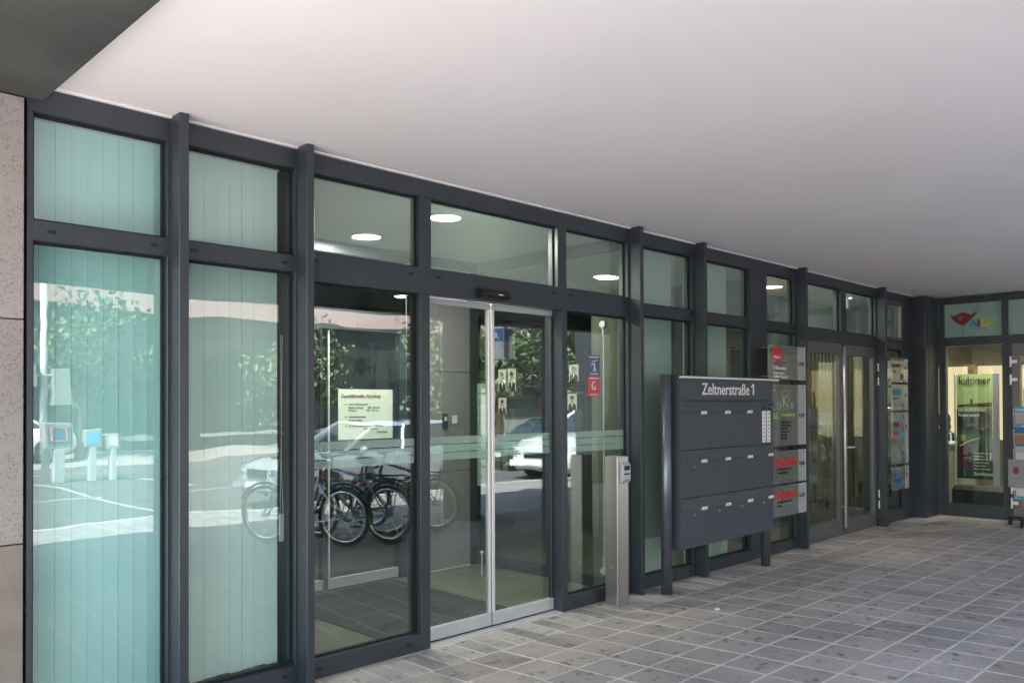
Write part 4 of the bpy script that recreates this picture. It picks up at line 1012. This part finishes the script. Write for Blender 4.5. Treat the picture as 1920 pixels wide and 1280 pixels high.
def car(loc, paint, lab, L=4.4, Wd=1.76, Ht=1.42, hood=.92, wagon=False, plate=True):
    """front faces -X; origin at the front centre on the ground"""
    t = thing('parked_car', loc, lab, 'car', 'cars parked along the kerb')
    hw = Wd / 2
    st = [(0.0, .78, .30, .62), (.06, .90, .24, .70), (.35, .97, .20, hood - .14), (.9, 1.0, .20, hood - .05), (1.35, 1.0, .20, hood), (2.4, 1.0, .20, hood + .02), (3.4, 1.0, .20, hood + .04), (L - .5, .99, .22, hood + .05), (L - .1, .93, .28, hood), (L, .82, .34, hood - .15)]
    ring = lambda w, zb, zt: [(-w * .86, zb), (-w * .98, zb + .10), (-w, (zb + zt) / 2), (-w * .98, zt - .12), (-w * .88, zt - .01), (-w * .45, zt + .025), (w * .45, zt + .025), (w * .88, zt - .01), (w * .98, zt - .12), (w, (zb + zt) / 2), (w * .98, zb + .10), (w * .86, zb)]
    b = MB(); vs = []; fs = []; nr = 12
    for (x, wf, zb, zt) in st: vs += [(x, p_[0], p_[1]) for p_ in ring(hw * wf, zb, zt)]
    for i in range(len(st) - 1):
        for j in range(nr): fs.append((i * nr + j, i * nr + (j + 1) % nr, (i + 1) * nr + (j + 1) % nr, (i + 1) * nr + j))
    fs += [tuple(range(nr)), tuple(range(len(vs) - 1, len(vs) - nr - 1, -1))]
    b.add(vs, fs)
    def part(nm, mb2, m, par=None, sm_=False):
        q = mb2.build(nm, m, None, smooth=sm_, org=(0, 0, 0)); q.parent = par or t; return q
    bo = part('body', b, paint, None, True)
    re_ = L - .25 if wagon else L - .75
    rx0, rx1 = 2.0, (L - .55 if wagon else L - 1.35)
    z0 = hood - .03
    g = MB()
    base = [(1.15, hw * .86), (re_ + .15, hw * .84)]; top = [(rx0, hw * .66), (rx1, hw * .66)]
    q = [(1.15, -hw * .86, z0), (re_ + .15, -hw * .84, z0), (re_ + .15, hw * .84, z0), (1.15, hw * .86, z0), (rx0, -hw * .68, Ht - .05), (rx1, -hw * .68, Ht - .05), (rx1, hw * .68, Ht - .05), (rx0, hw * .68, Ht - .05)]
    g.add(q, [(0, 3, 2, 1), (4, 5, 6, 7), (0, 1, 5, 4), (1, 2, 6, 5), (2, 3, 7, 6), (3, 0, 4, 7)])
    part('windows', g, M['carglass'])
    rf = MB(); rf.add([(rx0 - .05, -hw * .70, Ht - .055), (rx1 + .05, -hw * .70, Ht - .055), (rx1 + .05, hw * .70, Ht - .055), (rx0 - .05, hw * .70, Ht - .055), (rx0 + .1, -hw * .55, Ht), (rx1 - .1, -hw * .55, Ht), (rx1 - .1, hw * .55, Ht), (rx0 + .1, hw * .55, Ht)], [(0, 3, 2, 1), (4, 5, 6, 7), (0, 1, 5, 4), (1, 2, 6, 5), (2, 3, 7, 6), (3, 0, 4, 7)])
    part('roof', rf, paint)
    pl_ = MB()
    for s_ in (-1, 1):
        pl_.tube((1.12, s_ * hw * .87, z0), (rx0, s_ * hw * .69, Ht - .04), .035, n=6); pl_.tube((re_ + .17, s_ * hw * .85, z0), (rx1, s_ * hw * .69, Ht - .04), .05, n=6)
        pl_.tube((2.45, s_ * hw * .865, z0), (2.6, s_ * hw * .69, Ht - .04), .03, n=6)
    part('pillar', pl_, paint)
    for wx in (.82, L - .85):
        for s_ in (-1, 1):
            w = MB(); w.tube((wx, s_ * (hw - .20), .31), (wx, s_ * (hw + .005), .31), .31, n=24); ww = part('wheel', w, M['tyre'])
            r_ = MB(); r_.tube((wx, s_ * (hw - .02), .31), (wx, s_ * (hw + .012), .31), .20, n=16); part('rim', r_, M['chrome'], ww)
    for s_ in (-1, 1):
        h = MB(); h.ell((.05, s_ * hw * .66, .60), .09, .17, .07, 12, 8); part('headlight', h, M['chrome'], None, True)
        mm_ = MB(); mm_.ell((1.45, s_ * (hw + .10), hood + .05), .06, .10, .07, 10, 6); part('mirror', mm_, paint, None, True)
        tl = MB(); tl.box(L - .06, L + .005, s_ * hw * .62 - .1, s_ * hw * .62 + .1, hood - .3, hood - .14); part('tail_light', tl, M['redlens'])
    gr_ = MB(); gr_.box(-.03, .04, -hw * .36, hw * .36, .53, .64); part('grille', gr_, M['cap'])
    bu = MB(); bu.box(-.06, .05, -hw * .86, hw * .86, .33, .46); part('bumper', bu, M['cap'] if paint is M['cargreen'] else paint)
    if plate: p_ = MB(); p_.box(-.075, -.062, -.26, .26, .36, .46); part('number_plate', p_, M['print_white'])
    return t
car((6.8, -4.3, -.16), M['carsilver'], 'silver estate car parked at the kerb, mirrored behind the bicycles', wagon=True)
car((15.2, -7.2, -.16), M['cargreen'], 'dark green saloon parked behind, its front mirrored in the right sliding door', Ht=1.36, hood=.86)
car((13.6, -4.25, -.16), M['carwhite'], 'big white car mirrored right of the dark green one', L=4.6, Ht=1.62, hood=1.05, wagon=True)
car((19.3, -5.2, -.16), M['carwhite'], 'white car parked farthest along the kerb', L=4.2)
car((4.0, -19.0, -.04), M['carwhite'], 'white car across the street before the pale shopfronts', L=4.3)

def tree(x, y, h, r, lab, seed, nleaf=5200):
    rnd = random.Random(seed)
    t = thing('street_tree', (x, y, -.3), lab, 'tree', 'trees across the street')
    tr = MB(); tr.tube((x, y, -.3), (x + .1, y, h * .35), .20, .14, 10)
    for k in range(7):
        a = rnd.uniform(0, 6.28); tr.tube((x + .1, y, h * (.28 + .02 * k)), (x + r * .7 * math.cos(a), y + r * .7 * math.sin(a), h * (.5 + .06 * k)), .07, .02, 6)
    tr.tube((x + .1, y, h * .35), (x, y, h * .85), .14, .04, 8)
    tr.build('trunk', M['bark'], t)
    cl = [(x + rnd.gauss(0, r * .48), y + rnd.gauss(0, r * .48), h * .62 + rnd.gauss(0, h * .15), rnd.uniform(.35, .8)) for _ in range(46)]
    vs = []; fs = []
    for i in range(nleaf):
        c = rnd.choice(cl); s = rnd.uniform(.06, .13)
        p = Vector((c[0] + rnd.gauss(0, c[3] * .5), c[1] + rnd.gauss(0, c[3] * .5), c[2] + rnd.gauss(0, c[3] * .4)))
        u = Vector((rnd.gauss(0, 1), rnd.gauss(0, 1), rnd.gauss(0, 1))).normalized(); w = u.orthogonal().normalized()
        k = len(vs); vs += [p - u * s, p + w * s * .55, p + u * s, p - w * s * .55]; fs.append((k, k + 1, k + 2, k + 3))
    me = MB(); me.v = [tuple(v) for v in vs]; me.f = fs; me.build('crown', M['leaf'], t)
for i, (x, y, h, r, lab) in enumerate(((8.8, -19.5, 5.6, 1.7, 'tree across the street mirrored in the second blind pane'), (16.5, -19.5, 4.6, 1.7, 'dense tree mirrored in the pane left of the doors'),
        (20.5, -12.6, 6.5, 2.8, 'dense green tree mirrored behind the portrait cards in the right door leaf'), (25.5, -12.4, 7.0, 3.0, 'big green tree mirrored in the pane with the stickers'), (32, -14, 7, 3.0, 'tree farthest along the street'), (38, -14, 7, 3.0, 'tree at the far end of the street beyond the others'))):
    tree(x, y, h, r, lab, 100 + i, 2600 if i < 2 else 5200)

# buildings across the street
ob = thing('opposite_building', (20, -22, 0), 'long pale building with pink fascia panels across the street', 'building')
box('wall', M['beigestone'], -14, 60, -34, -22.2, -.3, 14, ob)
for i in range(26):
    x = -14 + i * 2.9
    box('fascia_panel', M['pinkstone'], x + .01, x + 2.89, -22.2, -21.9, 4.92, 6.6, ob, .01)
box('dark_shop_base', M['shopdark'], -14, 60, -22.2, -22.19, -.04, 4.91, ob)
for i in range(16):
    x = -12.5 + i * 4.4
    wv = box('shop_window', M['carglass'], x, x + 3.6, -22.188, -22.12, .5, 3.6, ob); box('window_sill', M['kerb'], x - .05, x + 3.65, -22.19, -22.05, .35, .49, wv)
    box('window_mullion', M['shopdark'], x + 1.75, x + 1.85, -22.118, -22.08, .5, 3.6, wv)
for j in range(2):
    for i in range(20):
        x = -12.5 + i * 3.5
        wv = box('window', M['carglass'], x, x + 1.6, -22.19, -22.15, 7.2 + j * 3.2, 9.0 + j * 3.2, ob); box('window_frame', M['white'], x + .76, x + .84, -22.149, -22.12, 7.2 + j * 3.2, 9.0 + j * 3.2, wv)
lb = thing('low_kiosk', (27, -18, 0), 'low grey kiosk across the street mirrored behind the right door leaf', 'kiosk')
box('kiosk_wall', M['midwall'], 25.0, 29.0, -19.5, -17.5, -.04, 2.7, lb, .02); box('kiosk_roof', M['farpave'], 24.7, 29.3, -19.8, -17.2, 2.701, 2.9, lb, .02); box('kiosk_window', M['carglass'], 25.6, 28.4, -17.495, -17.46, 1.0, 2.3, lb)

# post with cabinets, newspaper boxes
sp1 = thing('signal_post', (5.7, -12.0, -.16), 'white signal post with two grey boxes, mirrored in the leftmost pane', 'post')
p = MB(); p.tube((5.7, -12, -.16), (5.7, -12, 5.2), .085, .06, 16); p.build('pole', M['white'], sp1, smooth=True)
box('signal_box', M['midwall'], 5.15, 5.5, -12.1, -11.8, 1.9, 2.5, sp1, .01); box('signal_box', M['midwall'], 5.85, 6.2, -12.1, -11.8, 1.6, 2.4, sp1, .01); p = MB(); p.tube((5.45, -11.95, 2.2), (5.9, -11.95, 2.2), .03); p.build('bracket', M['alu'], sp1)
def vbox(x, y, w, m, lab, z0=.62, z1=1.22, pic=None):
    t = thing('newspaper_box', (x, y, -.16), lab, 'newspaper box', 'newspaper boxes across the road')
    box('stand', M['alu'], x + w * .3, x + w * .7, y - .2, y, -.16, z0, t, .01); bx = box('case', m, x, x + w, y - .3, y, z0 + .001, z1, t, .01)
    box('case_front', pic or M['white'], x + .05, x + w - .05, y + .0005, y + .01, z0 + .08, z1 - .06, bx)
    return t
b1 = vbox(5.65, -12.0 + .25, .55, M['midwall'], 'newspaper box with orange square frame on its blue front, mirrored in the leftmost pane', .62, 1.24, mat('faded_blue_print', (.03, .12, .26), .6))
fr_ = MB()
for a, b_, c, d in ((5.75, 6.08, .78, .80), (5.75, 6.08, 1.12, 1.14), (5.75, 5.78, .80, 1.12), (6.05, 6.08, .80, 1.12)): fr_.box(a, b_, -11.738, -11.73, c, d)
fr_.build('orange_frame', M['orange'], b1)
vbox(6.5, -11.75, .36, M['midwall'], 'grey newspaper box with a plain light blue front, mirrored in the leftmost pane', .60, 1.10, M['print_cyan'])
vbox(6.98, -11.75, .28, M['midwall'], 'small plain grey box at the right end of the mirrored row', .55, .95)
# hanging cube sign at the arcade edge
hs = thing('hanging_sign', (9.4, -1.0, 2.34), 'white and blue box sign hanging under the arcade, mirrored above the right door leaf', 'sign')
box('sign_case', M['white'], 9.28, 9.48, -1.2, -.82, 2.30, 2.84, hs, .01); box('blue_header', M['print_blue'], 9.272, 9.2795, -1.18, -.84, 2.60, 2.80, hs); box('blue_header', M['print_blue'], 9.30, 9.46, -.8195, -.812, 2.60, 2.80, hs)
p = MB(); p.tube((9.38, -1.0, 2.80), (9.38, -.19, 2.80), .02); p.build('hanger', M['silver'], hs)
text('lettering', 'A', .17, (9.270, -.93, 2.63), 'side', M['print_white'], hs, bold=.004)
